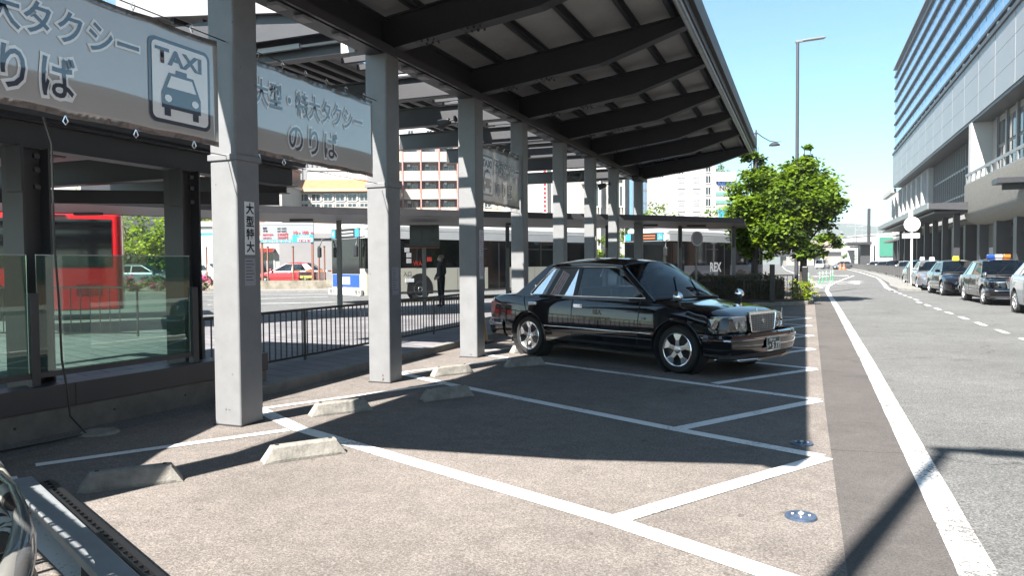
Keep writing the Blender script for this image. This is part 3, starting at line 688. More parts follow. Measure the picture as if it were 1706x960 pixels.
# base wall with glass screen
wl = thing('low_wall', 'long low concrete wall with dark grey coping along the left walkway', 'wall', (0, 0, 0))
def wy(y): return -6.04+.062*(y-3.98)
g = MB(); g.prism([(wy(-2), -2), (wy(6.95), 6.95), (wy(6.95)-.22, 6.95), (wy(-2)-.22, -2)], 0, .225); g.build('concrete_base', M['concrete_d'], wl)
g = MB(); g.prism([(wy(-2)+.015, -2.), (wy(6.95)+.015, 6.97), (wy(6.95)-.235, 6.97), (wy(-2)-.235, -2)], .226, .43)
for y in (1.2, 2.9, 4.6, 6.3): pass
g.build('coping', M['steel_m'], wl, bevel=.006)
g = MB()
for y in (2.9, 4.62, 6.3): g.box((wy(y)+.0155, y, .328), (.004, .012, .2))
g.build('joint', M['black'], wl)
g = MB()
for y in (3.2, 4.1, 5.0, 5.8): g.cyl((wy(y)+.001, y, .12), .012, .004, 10, axis='x')
g.build('form_hole', M['black'], wl)
gs = thing('glass_screen', 'greenish glass screen on the low wall in dark metal frames', 'screen', (0, 0, 0))
for (ya, yb) in ((.6, 2.45), (2.47, 4.28), (4.36, 5.95)):
    g = MB(); g.prism([(wy(ya)-.07, ya), (wy(yb)-.07, yb), (wy(yb)-.078, yb), (wy(ya)-.078, ya)], .54, 1.55); g.build('glass_pane', M['screen'], gs)
    g = MB(); g.prism([(wy(ya)-.055, ya), (wy(yb)-.055, yb), (wy(yb)-.095, yb), (wy(ya)-.095, ya)], .50, .545); g.build('bottom_rail', M['steel_m'], gs)
    g = MB(); g.prism([(wy(ya)-.068, ya), (wy(yb)-.068, yb), (wy(yb)-.08, yb), (wy(ya)-.08, ya)], 1.551, 1.56); g.build('top_trim', M['gutter'], gs)
for y in (2.46, 4.32, 5.99):
    g = MB(); g.box((wy(y)-.075, y, .83), (.07, .075, .80)); g.build('frame_post', M['steel_m'], gs, bevel=.006)
cbl = MB(); pts = [onX(72, 195, -5.86), onX(86, 240, -5.86), onX(90, 400, -5.86), onX(98, 500, -5.86), onX(103, 600, -5.86), onX(112, 650, -5.86)]
pts += [Vector((-5.8, 4.42, .18)), Vector((-5.72, 4.5, .02)), Vector((-5.75, 4.2, .015)), Vector((-5.85, 3.7, .015)), Vector((-5.9, 3.0, .015))]
tag(cbl.tube(pts, .009, 6).build('hanging_cable', M['black'], smooth=60), 'thin black cable hanging down across the glass screen to the ground', 'cable')
e = MB(); e.lathe([(0, .02), (.14, .02), (.16, .0)], 24, 'z', c=G(166, 722, .004)); tag(e.build('drain_cover', M['concrete'], smooth=40), 'small pale round cover in the shade below the low wall', 'drain cover')
kb = MB(); kp = [(-5.75, 3.55), (-5.32, 3.48), (-5.18, 3.42), (-5.2, 3.3), (-5.45, 3.1), (-6.2, 2.6), (-6.4, 3.2)]
kb.prism(kp, 0, .09); tag(kb.build('kerb_end', M['concrete_d'], bevel=.03, bseg=3), 'rounded dark kerb end at the left edge below the wall', 'kerb')

# ---- things in the bottom left corner
pb = thing('barrier_plank', 'long pale grey plank rail on short posts in the bottom left corner', 'barrier', (0, 0, 0))
pz = .15
A, B = G(33, 803, pz), G(205, 975, pz)
d = (B-A).normalized(); B = B+d*.8
g = MB(); g.bar(A, B, .125, .045); g.build('plank', mat('plank_paint', (.34, .36, .38), .45, var=.12, scale=6), pb, bevel=.005)
for t in (.08, .55, .95):
    q = A.lerp(B, t); g = MB(); g.box((q.x-.01, q.y, pz/2-.02), (.05, .05, pz-.05)); g.build('leg', M['steel_d'], pb)
nn = Vector((d.y, -d.x, 0)); nn = nn if nn.x > 0 else -nn
# slotted rail added to break the light beside the plank into dashes
g = MB(); q0 = A+nn*.11; L_ = (B-A).length
g.bar(q0+Vector((0, 0, -.03)), q0+d*L_+Vector((0, 0, -.03)), .018, .018); g.bar(q0+nn*.05+Vector((0, 0, -.03)), q0+nn*.05+d*L_+Vector((0, 0, -.03)), .03, .018)
k = 0.0
while k < L_: g.bar(q0+d*k+Vector((0, 0, -.03)), q0+nn*.05+d*k+Vector((0, 0, -.03)), .012, .012); k += .075
g.build('ladder_rail', M['black'], pb)
mc = thing('parked_scooter', 'edge of a parked scooter with curved dark glossy guard and ribbed grips, bottom left corner', 'scooter', (0, 0, 0))
def gp(x, y, z): return G(x, y, z)
g = MB(); g.tube([gp(-30, 782, .62), gp(0, 790, .62), gp(22, 812, .62), gp(38, 850, .61), gp(46, 890, .6), gp(42, 930, .58), gp(25, 985, .55), gp(5, 1030, .5)], [.014, .014, .015, .018, .024, .03, .035, .04], 14); g.build('curved_guard', mat('guard_plastic', (.09, .09, .09), .22, coat=.6), mc, smooth=60)
g = MB(); g.tube([gp(30, 850, .60), gp(34, 890, .59), gp(30, 930, .57), gp(14, 990, .54), gp(0, 1020, .5)], [.012, .03, .04, .05, .05], 12); g.build('leg_shield', mat('scooter_beige', (.2, .195, .18), .35, coat=.5), mc, smooth=60)
for k, (x0, y0, x1, y1) in enumerate([(-18, 770, 24, 838), (-25, 848, 12, 890), (0, 905, 26, 880)]):
    a, b = gp(x0, y0, .58), gp(x1, y1, .56); dd = (b-a); g = MB(); g.tube([a, b], .034, 14); g.build('grip', M['rubber'], mc, smooth=60)
    for t in (.15, .5, .85): MB().tube([a+dd*(t-.1), a+dd*(t+.08)], .037, 14).build('grip_band', M['beige'], mc, smooth=60)
g = MB(); g.tube([gp(-60, 860, .42), gp(-30, 930, .40), gp(-10, 1020, .36)], [.09, .13, .14], 14); g.build('scooter_body', M['black'], mc, smooth=60)
ls = thing('shade_lattice', 'unseen lattice added beyond the left edge to cast dashed shade on the plank', 'screen', (0, 0, 0))  # unseen lattice added to throw dashes of shade over the plank
q0, q1 = Vector((-5.2, 1.90, 0)), Vector((-2.4, .735, 0)); qd = (q1-q0).normalized(); QL = (q1-q0).length
def hb(z0, z1): MB().bar(q0+Vector((0, 0, (z0+z1)/2)), q1+Vector((0, 0, (z0+z1)/2)), .03, z1-z0).build('shade_slat', M['steel_d'], ls)
hb(1.54, 1.60); hb(1.32, 1.49); hb(1.14, 1.17); hb(.6, 1.08)
for k in range(26): MB().bar(q0+qd*(.1*k+.03*(k % 3))+Vector((0, 0, .0 if k % 8 == 0 else .9)), q0+qd*(.1*k+.03*(k % 3))+Vector((0, 0, 1.60)), .022+.02*(k % 2), .03, up=tuple(qd)).build('shade_bar', M['steel_d'], ls)

# ================================================================== RAILINGS
def railing(name, label, pa, pb_, h=.72, step=.115, z0=PZ, group=None, open_end=True):
    o = thing(name, label, 'railing', (0, 0, 0), 0, group); pa = Vector((pa[0], pa[1], 0)); pb_ = Vector((pb_[0], pb_[1], 0)); d = pb_-pa; L = d.length; d.normalize()
    g = MB(); Z = lambda z: Vector((0, 0, z0+z))
    g.bar(pa+Z(h), pb_+Z(h), .045, .035); g.build('top_rail', M['rail'], o)
    g = MB(); g.bar(pa+Z(.07), pb_+Z(.07), .035, .03); g.build('bottom_rail', M['rail'], o)
    n = int(L/step); np_ = max(2, round(L/2.0)+1)
    for k in range(np_):
        q = pa+d*L*k/(np_-1); g = MB(); g.bar(q+Z(0), q+Z(h+.01), .028, .028, up=tuple(d)); g.build('post', M['rail'], o)
    for k in range(1, n):
        q = pa+d*k*step; g = MB(); g.bar(q+Z(.07), q+Z(h), .014, .014, up=tuple(d)); g.build('baluster', M['rail'], o)
    return o
railing('railing', 'black railing between the first and second grey columns', (-6.62, 6.55), (-6.62, 10.8))
railing('railing', 'black railing between the second and third grey columns', (-6.62, 11.0), (-6.7, 14.4))
railing('railing', 'black railing seen through the green glass screen', at(-60, 14.5)[:2], at(228, 14.2)[:2], step=.2, h=.95)
g = MB(); g.box((-6.9, 6.75, PZ+.45), (.03, .6, .03)); 

# ================================================================== BUS SHELTER
bs = thing('bus_shelter', 'long low curved bus shelter with thin grey roof on slim posts', 'bus shelter', (0, 0, 0))
near = [(-150, 12.8), (75, 14), (275, 15.5), (420, 17), (600, 18), (700, 18.6), (950, 20.5), (1100, 21.6), (1240, 23.3)]
far = [(-150, 15.4), (75, 16.8), (275, 18.4), (420, 20.4), (600, 22.4), (700, 23.6), (950, 25.6), (1100, 26.5), (1245, 27.7)]
nn_ = [at(*p) for p in near]; ff_ = [at(*p) for p in far]
def strip(g, L0, L1, z0, z1, mi=0):
    for i in range(len(L0)-1):
        g.prism([(L0[i].x, L0[i].y), (L0[i+1].x, L0[i+1].y), (L1[i+1].x, L1[i+1].y), (L1[i].x, L1[i].y)], z0, z1, mi)
def lerpl(a, b, t): return [p.lerp(q, t) for p, q in zip(a, b)]
g = MB(); strip(g, lerpl(nn_, ff_, .03), ff_, 2.70, 2.76); g.build('shelter_soffit', M['deck_l'], bs)
g = MB(); strip(g, lerpl(nn_, ff_, -.01), lerpl(nn_, ff_, .03), 2.68, 2.84); strip(g, ff_, lerpl(nn_, ff_, 1.03), 2.69, 2.8); g.build('shelter_fascia', M['steel_m'], bs)
g = MB(); strip(g, lerpl(nn_, ff_, .03), lerpl(nn_, ff_, 1), 2.761, 2.78); g.build('shelter_roof', M['steel'], bs)
for (px_, Z) in ((-70, 14.6), (283, 16.9), (428, 19.4), (566, 20.9), (846, 24.3), (1012, 25.4), (1133, 26), (1222, 26.6)):
    p = at(px_, Z); o = MB().box((p.x, p.y, (PZ+2.7)/2), (.13, .13, 2.7-PZ), yy).build('shelter_post', M['steel'], bs, bevel=.01)
    if px_ > 800:
        q = at(px_, Z-1.0); g = MB(); g.bar((p.x, p.y, 2.0), (q.x, q.y, 2.67), .1, .1); g.build('strut', M['steel'], o)
for (px_, Z) in ((150, 17), (504, 20), (860, 22.6), (1160, 24.6), (1080, 24)):
    p = at(px_, Z); MB().box((p.x, p.y, 2.67), (.6, .16, .06), yy).build('tube_lamp', M['black'], bs)
# information board on a post
p = at(707, 21.8); ib = thing('information_board', 'dark timetable board on a grey post beside the bus door', 'information board', (p.x, p.y, PZ), yy)
MB().box((0, 0, 1.2), (.11, .11, 2.4)).build('post', M['steel'], ib)
zt, zb_ = hz(374, 21.7)-PZ, hz(411, 21.7)-PZ
MB().box((.03, -.1, (zt+zb_)/2), (.86, .09, zt-zb_)).build('case', M['black'], ib, bevel=.01)
g = MB(); hh = zt-zb_; g.box((-.2, -.148, (zt+zb_)/2), (.29, .006, hh-.14)); g.box((.12, -.148, (zt+zb_)/2), (.3, .006, hh-.14)); g.box((.37, -.148, (zt+zb_)/2+hh*.15), (.15, .006, hh*.55)); g.box((.37, -.148, zb_+hh*.2), (.15, .006, hh*.22)); g.build('display', mat('display_grey', (.05, .06, .065), .2), ib)
MB().box((.03, -.12, zb_-.02), (.86, .03, .02)).build('orange_strip', M['orange'], ib)
# round mirror-like bus stop sign
for k, (px_, py_, Z, lb) in enumerate([(1160, 400, 23.5, 'round pale disc sign on a thin post left of the leafy tree')]):
    p = at(px_, Z); o = thing('round_sign', lb, 'sign', (p.x, p.y, PZ), yy+.5); z = hz(py_, Z)-PZ
    MB().cyl((0, 0, z/2), .03, z, 10).build('post', M['steel'], o)
    MB().cyl((0, -.04, z), .24, .02, 28, axis='y').build('disc', M['white'], o)
    MB().cyl((0, -.055, z), .19, .008, 28, axis='y').build('face', M['deck_l'], o)

# ================================================================== BUSES
def bus(name, label, loc, rz, L=10.6, lower='beige', upper='beige', roofc='white', front=True, rear=False, H=3.02, W=2.45, side=-1, frontpanel='blue'):
    """local: front at +x, right side -y (kerb side in view)"""
    b = thing(name, label, 'bus', loc, rz)
    def body(z0, z1, inset=0, taper=0):
        g = MB(); h = L/2-inset; w2 = W/2-inset; pl = []
        for (sx, sy) in ((1, 1), (-1, 1), (-1, -1), (1, -1)):
            r_ = .28
            a0 = {(1, 1): 0, (-1, 1): 90, (-1, -1): 180, (1, -1): 270}[(sx, sy)]
            for k in range(6): a = R(a0+18*k); pl.append((sx*(h-r_)+r_*math.cos(a), sy*(w2-r_)+r_*math.sin(a)))
        return g.prism(pl, z0, z1)
    body(.32, 1.32).build('lower_body', M[lower], b, smooth=30)
    body(1.321, 2.44, .006).build('window_band', M['busglass'], b, smooth=30)
    body(2.441, 2.74, .0).build('upper_body', M[roofc], b, smooth=30)
    g = body(2.741, H, .12); g.build('bus_roof', M[roofc], b, bevel=.1, bseg=3, smooth=50)
    g = MB(); g.box((-.8, 0, H+.06), (2.4, 1.5, .16)); g.build('roof_unit', M['deck_l'], b, bevel=.05)
    ys = -W/2-.004
    for x in (-4.4, -2.9, -1.4, .1, 1.5, 3.9):
        if abs(x) < L/2-.2: MB().bx(x-.03, x+.03, ys-.002, ys+.02, 1.34, 2.42).build('window_pillar', M['black'], b)
    g = MB()
    for x in (-3.6, -2.1, .8): g.bx(x-.7, x+.7, ys-.002, ys+.01, 2.08, 2.11)
    g.build('window_rail', M['steel_m'], b)
    for x in (L/2-2.55, -L/2+2.9):
        for sy in (-1, 1):
            y = sy*(W/2-.13)
            o = MB().lathe([(.0, -.13), (.30, -.13), (.30, -.14), (.46, -.13), (.49, -.08), (.49, .08), (.46, .13), (0, .13)], 28, 'y', c=(x, y, .49)).build('wheel', M['rubber'], b, smooth=40)
            MB().lathe([(0, .14), (.1, .15), (.12, .10), (.24, .09), (.29, .145), (.3, .12)], 24, 'y', c=(x, y, .49)) if 0 else None
            g = MB(); s2 = sy
            g.lathe([(0, .12*s2), (.1, .14*s2), (.13, .09*s2), (.22, .085*s2), (.28, .138*s2), (.3, .12*s2)], 24, 'y', c=(x, y, .49)); g.build('hub', M['gutter'], o, smooth=40)
        g = MB(); pts = [(x+.62*math.cos(R(a)), .49+.62*math.sin(R(a))) for a in range(0, 181, 15)]
        g.add([(a, -W/2-.006, c_) for a, c_ in pts]+[(x-.62, -W/2-.006, .3), (x+.62, -W/2-.006, .3)], [tuple(range(len(pts)+2))]); g.build('wheel_arch', M['black'], b)
    # doors
    xd = L/2-.95
    MB().bx(xd-.5, xd+.5, ys-.006, ys, .4, 2.36).build('front_door', M['busglass'], b)
    xd2 = -.35
    o = MB().bx(xd2-.62, xd2+.62, ys-.006, ys, .42, 2.36).build('middle_door', M['busglass'], b)
    MB().bx(xd2-.02, xd2+.02, ys-.01, ys-.006, .42, 2.36).build('door_edge', M['steel_m'], o)
    for x in (-4.2, -2.5, 1.9): MB().bx(x-.006, x+.006, ys+.001, ys+.008, .36, 1.3).build('seam', M['black'], b)
    MB().bx(-L/2+.3, L/2-.3, ys-.012, ys+.01, .36, .42).build('skirt_trim', M['steel_m'], b)
    # front
    fx_ = L/2+.004
    MB().bx(fx_-.02, fx_+.006, -W/2+.22, W/2-.22, 1.12, 2.42).build('windscreen', M['busglass'], b, bevel=.004)
    hs = MB().bx(fx_-.02, fx_+.008, -W/2+.2, W/2-.2, 2.46, 2.82).build('headsign', M['black'], b, bevel=.004)
    for y in (-W/2+.37, W/2-.37): MB().bx(fx_+.008, fx_+.014, y-.14, y+.14, 2.49, 2.79).build('blue_symbol_panel', M['cyan'], hs)
    for k in range(2): MB().bx(fx_+.009, fx_+.012, -.6, .5, 2.55+.12*k, 2.6+.12*k).build('led_line', M['orange' if frontpanel != 'blue' else 'white'], hs)
    if frontpanel: MB().bx(fx_-.02, fx_+.012, -W/2+.25, W/2-.25, .62, 1.1).build('front_panel', M[frontpanel], b, bevel=.02)
    MB().bx(fx_-.05, fx_+.1, -W/2+.06, W/2-.06, .3, .56).build('front_bumper', M['white'], b, bevel=.04)
    for y in (-W/2+.3, W/2-.3):
        MB().cyl((fx_+.1, y, .46), .09, .03, 16, axis='x').build('headlight', M['chrome'], b); MB().bx(fx_+.09, fx_+.11, y-.22, y-.12, .42, .5).build('indicator', M['amber'], b)
    for y in (-W/2-.12, W/2+.12):
        o = MB().tube([(fx_-.1, y*.9, 2.5), (fx_+.25, y*.98, 2.45), (fx_+.35, y, 2.15)], .025, 8).build('mirror_arm', M['black'], b, smooth=60)
        MB().box((fx_+.35, y, 1.95), (.1, .22, .4)).build('mirror', M['black'], o, bevel=.04)
    return b
def heading(p, q): return math.atan2((q-p).y, (q-p).x)
# blue fronted bus
W2 = 2.45
def place_bus(fc, rcn, L=10.6):
    """fc = near front corner, rcn = near rear corner, as ground points"""
    d = (fc-rcn).normalized(); left = Vector((-d.y, d.x, 0)); c = fc - d*(L/2) + left*(W2/2)
    # the near side must be the right side (-y)
    return Vector((c.x, c.y, 0)), math.atan2(d.y, d.x)
fc, rc = at(605, 27.0), at(985, 35.6)
d = (fc-rc).normalized(); left = Vector((-d.y, d.x, 0))
# travelling towards camera-left: its left side faces the camera, so mirror the layout
def bus_mirrored(*a, **k): return bus(*a, **k)
L1 = (fc-rc).length
c = fc-d*(L1/2)-left*(W2/2)*(1 if left.dot(Vector((0, -1, 0))) > 0 else -1)
pn = Vector((-d.y, d.x, 0)); pn = pn if pn.dot(VX) > 0 else -pn
c = fc-d*(L1/2)+pn*(W2/2)
side_is_right = (Vector((d.y, -d.x, 0))).dot(-VX) > 0
busA = bus('city_bus', 'cream and white city bus with a blue front panel at the platform', (c.x, c.y, 0), math.atan2(d.y, d.x), L=L1, frontpanel='blue')
if not side_is_right: busA.scale = (1, -1, 1)
SA = 1 if side_is_right else -1
ysd = -W2/2-.02
def side_text(b, body, size, x, z, mt, bold=0.002):
    # reads left-to-right for someone facing the visible side
    if SA > 0: return text(body, size, 'lettering', mt, b, (x, ysd, z), (1, 0, 0), (0, 0, 1), bold=bold)
    o = text(body, size, 'lettering', mt, b, (x, ysd, z), (-1, 0, 0), (0, 0, 1), bold=bold); return o
def bx_at(b, px_, row=None):   # local x on the near side of a bus for image column px_
    mw = b.matrix_basis.inverted()
    n = Vector((b.matrix_basis @ Vector((0, -1, 0)) - b.matrix_basis @ Vector((0, 0, 0)))); p0 = b.matrix_basis @ Vector((0, -W2/2, 1.2))
    r_ = ray(px_, row or 440); t = (p0-Vector((0, 0, CAMH))).dot(n)/r_.dot(n); return (mw @ (Vector((0, 0, CAMH))+r_*t)).x
bpy.context.view_layer.update()
side_text(busA, '入口', .2, bx_at(busA, 671), 1.02, 'blackink')
MB().bx(bx_at(busA, 671)-.1*1, bx_at(busA, 671)-.5, ysd, ysd+.01, .78, .92).build('small_sign', M['paper'], busA)
side_text(busA, 'WAO', .24, bx_at(busA, 688), 1.42, 'redtxt', .006)
for (px_, z, c_) in ((678, 2.02, 'white'), (681, 1.82, 'white'), (681, 1.6, 'white'), (715, 1.66, 'redtxt')):
    x = bx_at(busA, px_); MB().bx(x-.11, x+.11, ysd-.002, ysd+.006, z-.09, z+.08).build('window_sticker', M[c_], busA, bevel=.003)
fb = text('4', .3, 'symbol', 'white', busA, (L1/2+.022, .95, 2.53), (0, -1, 0), (0, 0, 1), bold=.004)
g = MB(); g.bx(L1/2+.02, L1/2+.03, -.35, .25, .72, 1.0); g.build('front_emblem', M['white'], busA, bevel=.003)
# wheelchair-sign bus behind
fc2, rc2 = at(1112, 33.0), at(1312, 42.5); d2 = (fc2-rc2).normalized(); L2 = 10.0
pn = Vector((-d2.y, d2.x, 0)); pn = pn if pn.dot(VX) > 0 else -pn
c2 = fc2-d2*(L2/2)+pn*(W2/2)
busB = bus('city_bus', 'dark sided bus with blue wheelchair symbol over its windscreen, behind the far column', (c2.x, c2.y, 0), math.atan2(d2.y, d2.x), L=L2, lower='cargrey', frontpanel=None, roofc='white')
if SA < 0: busB.scale = (1, -1, 1)
bpy.context.view_layer.update()
side_text(busB, 'REX', .62, bx_at(busB, 1182), 1.02, 'paper', .02)
g = MB(); yw = -(W2/2-.37); 
cw = [(0, .1)]
t_ = L2/2+.022
g.tube([(t_, yw+.02, 2.74), (t_, yw+.02, 2.63), (t_, yw-.06, 2.63), (t_, yw-.09, 2.56)], .012, 6); g.tube([(t_, yw+.055*math.cos(R(a))+.03, 2.59+.055*math.sin(R(a))) for a in range(100, 400, 30)], .009, 5); g.build('wheelchair_symbol', M['white'], busB)
# red bus
p0 = at(205, 20.0); p1 = p0 - (UX*.895+VX*.446)*11; d3 = (p1-p0).normalized(); L3 = (p1-p0).length; pn = Vector((-d3.y, d3.x, 0)); pn = pn if pn.dot(VX) > 0 else -pn; c3 = (p0+p1)/2+pn*(W2/2)
rb = thing('red_bus', 'red bus with large black windows behind the green glass screen', 'bus', (c3.x, c3.y, 0), math.atan2(d3.y, d3.x))
def prb(z0, z1, ins=0):
    g = MB(); pl = []
    for (sx, sy, a0) in ((1, 1, 0), (-1, 1, 90), (-1, -1, 180), (1, -1, 270)):
        for k in range(6): a = R(a0+18*k); pl.append((sx*(L3/2-ins-.18)+.18*math.cos(a), sy*(W2/2-ins-.18)+.18*math.sin(a)))
    return g.prism(pl, z0, z1)
prb(.3, 2.85).build('body', M['red'], rb, smooth=30, bevel=.03)
prb(2.851, 3.0, .1).build('bus_roof', M['red'], rb, smooth=30, bevel=.06)
sgn = 1 if (Vector((-d3.y, d3.x, 0))).dot(-VX) > 0 else -1
yv = sgn*(W2/2+.003)
for (x0, x1) in ((-L3/2+.25, -L3/2+3.0), (-L3/2+3.08, -L3/2+5.2), (-L3/2+5.3, L3/2-.3)):
    MB().bx(x0, x1, yv, yv+.012*sgn, 1.45, 2.72).build('side_window', M['busglass'], rb, bevel=.003)
MB().bx(-L3/2+.5, -L3/2+1.1, yv, yv+.01*sgn, .7, 1.0).build('side_vent', M['redlens'], rb)
for x in (-L3/2+3.1, L3/2-2.4):
    o = MB().lathe([(0, -.13), (.46, -.13), (.49, 0), (.46, .13), (0, .13)], 26, 'y', c=(x, sgn*(W2/2-.1), .49)).build('wheel', M['rubber'], rb, smooth=40)
    MB().cyl((x, sgn*(W2/2+.035), .49), .27, .02, 20, axis='y').build('hub', M['gutter'], o)
    g = MB(); pts = [(x+.62*math.cos(R(a)), .49+.62*math.sin(R(a))) for a in range(0, 181, 15)]
    g.add([(a, yv+.002*sgn, c_) for a, c_ in pts]+[(x-.62, yv+.002*sgn, .3), (x+.62, yv+.002*sgn, .3)], [tuple(range(len(pts)+2))]); g.build('wheel_arch', M['black'], rb)
sx_ = -1 if sgn > 0 else 1
text('装置を備', .22, 'lettering', 'paper', rb, (-L3/2+5.25 if sx_ < 0 else -L3/2+5.25, yv+.016*sgn, 1.5), (sx_, 0, 0), (0, 0, 1), bold=.003)
MB().bx(-L3/2+1.3, -L3/2+1.9, yv, yv+.014*sgn, 2.76, 2.83).build('marker_lamp', M['black'], rb)
# ================================================================== PEOPLE
def skin_mesh(name, verts, edges, mtl, parent=None, sub=2, root=0, bake=True):
    me = bpy.data.meshes.new(name); me.from_pydata([v[0] for v in verts], edges, []); o = bpy.data.objects.new(name, me); COL.objects.link(o)
    s_ = o.modifiers.new('skin', 'SKIN'); 
    if not me.skin_vertices: 
        bm = bmesh.new(); bm.from_mesh(me); bm.verts.layers.skin.verify(); bm.to_mesh(me); bm.free()
    sv = me.skin_vertices[0].data
    for i, v in enumerate(verts): sv[i].radius = v[1] if isinstance(v[1], tuple) else (v[1], v[1]); sv[i].use_root = (i == root)
    o.modifiers.new('sub', 'SUBSURF').levels = sub; o.modifiers['sub'].render_levels = sub
    dg = bpy.context.evaluated_depsgraph_get(); dg.update(); m2 = bpy.data.meshes.new_from_object(o.evaluated_get(dg))
    bpy.data.objects.remove(o); m2.materials.clear()
    for q in (mtl if isinstance(mtl, list) else [mtl]): m2.materials.append(M[q])
    m2.polygons.foreach_set('use_smooth', [True]*len(m2.polygons)); m2.name = name
    o = bpy.data.objects.new(name, m2); COL.objects.link(o)
    if parent: o.parent = parent
    return o
def person(label, loc, rz, H=1.68, top='navy', legs='navy', mask=True, hair='hairw', hands='clasp'):
    """faces local -y"""
    p = thing('person', label, 'person', loc, rz); k = H/1.7
    V = [((0, 0, .93), (.15, .11)), ((0, 0, 1.1), (.14, .105)), ((0, 0, 1.3), (.165, .11)), ((0, .01, 1.42), (.10, .08)), ((0, 0, 1.48), (.055, .055)), ((0, -.01, 1.56), (.075, .09)), ((0, -.012, 1.63), (.078, .092)), ((0, -.005, 1.685), (.05, .06))]
    Ed = [(i, i+1) for i in range(7)]
    for s in (-1, 1):
        b = len(V); V += [((.09*s, 0, .86), .095), ((.10*s, -.01, .48), .06), ((.105*s, .02, .09), .042), ((.12*s, -.13, .035), (.04, .03))]; Ed += [(0, b), (b, b+1), (b+1, b+2), (b+2, b+3)]
        b = len(V)
        if hands == 'clasp': V += [((.185*s, .01, 1.37), .058), ((.24*s, .02, 1.1), .045), ((.1*s, -.17, .95), .033), ((.035*s, -.21, .93), (.028, .035))]
        else: V += [((.185*s, .01, 1.37), .058), ((.235*s, .02, 1.1), .045), ((.24*s, -.04, .87), .033), ((.235*s, -.06, .79), (.02, .035))]
        Ed += [(3, b), (b, b+1), (b+1, b+2), (b+2, b+3)]
    V = [((a[0]*k, a[1]*k, a[2]*k), tuple(q*k for q in r_) if isinstance(r_, tuple) else r_*k) for a, r_ in V]
    o = skin_mesh('body', V, Ed, [top, legs, 'skin'], p)
    for pl in o.data.polygons:
        z = pl.center.z/k; x = abs(pl.center.x)/k; y = pl.center.y/k
        pl.material_index = 2 if (z > 1.47 or (hands == 'clasp' and y < -.15 and .85 < z < 1.05) or (hands != 'clasp' and z < .86 and x > .18 and z > .6)) else (1 if z < .95 else 0)
    g = MB(); rows = []
    for i in range(7):
        a = R(-5+i*15)
        rows.append([Vector((.088*k*math.cos(a)*math.cos(R(t)), .01+.105*k*math.cos(a)*math.sin(R(t))*(1 if math.sin(R(t)) > 0 else .72), k*(1.60+.115*math.sin(a)))) for t in range(-40, 221, 20)])
    g.grid(rows); h = g.build('hair', M[hair], p, smooth=60)
    g = MB(); 
    for s in (-1, 1): g.box((.03*s*k, -.096*k, 1.615*k), (.02, .008, .008))
    g.build('eyes', M['black'], p)
    MB().tube([(0, -.09*k, 1.61*k), (0, -.112*k, 1.575*k)], [.008, .014], 6).build('nose', M['skin'], p, smooth=60)
    if mask:
        g = MB(); rows = [[Vector((.062*k*math.sin(R(t))*w_, -.012*k-.105*k*math.cos(R(t))*dd, zz*k)) for t in range(-75, 76, 15)] for zz, w_, dd in ((1.595, 1.12, .98), (1.565, 1.2, 1.08), (1.53, 1.05, 1.0), (1.51, .9, .85))]
        g.grid(rows); g.build('face_mask', M['white'], p, smooth=60)
    if hands == 'clasp':
        for s in (-1, 1):
            for f in range(4):
                g = MB(); g.tube([(.05*s*k, -.225*k, (.945-.017*f)*k), (.0, -.238*k, (.94-.017*f)*k), (-.03*s*k, -.225*k, (.935-.017*f)*k)], [.010, .009, .007], 6); g.build('finger', M['skin'], p, smooth=60)
            MB().tube([(.06*s*k, -.2*k, .96*k), (.03*s*k, -.225*k, .975*k), (.005*s*k, -.235*k, .97*k)], [.012, .011, .008], 6).build('thumb', M['skin'], p, smooth=60)
    return p
pm = at(735, 23.2); person('elderly driver with white face mask in a dark suit, hands clasped, by the bus door', (pm.x, pm.y, PZ), yy+R(-55), 1.66)
pm = at(800, 15.6); person('person in dark blue clothes mostly hidden behind the third column', (pm.x, pm.y, PZ), yy+R(-80), 1.62, 'bluecloth', 'navy', False, 'navy', 'down')

# yellow post cone beside the third column
p = at(802, 13.6); yc = thing('yellow_cone', 'tall yellow cone on a black base between the third column and the taxi boot', 'cone', (p.x, p.y, PZ if p.x < -5.7 else 0))
MB().lathe([(0, .70), (.03, .70), (.045, .62), (.11, .06), (.13, .04), (.13, 0)], 20, 'z').build('cone_body', M['yellow'], yc, smooth=40)
MB().box((0, 0, .02), (.34, .34, .04)).build('cone_base', M['black'], yc, bevel=.01)
MB().cyl((0, 0, .78), .018, .18, 10).build('handle', M['deck_l'], yc)

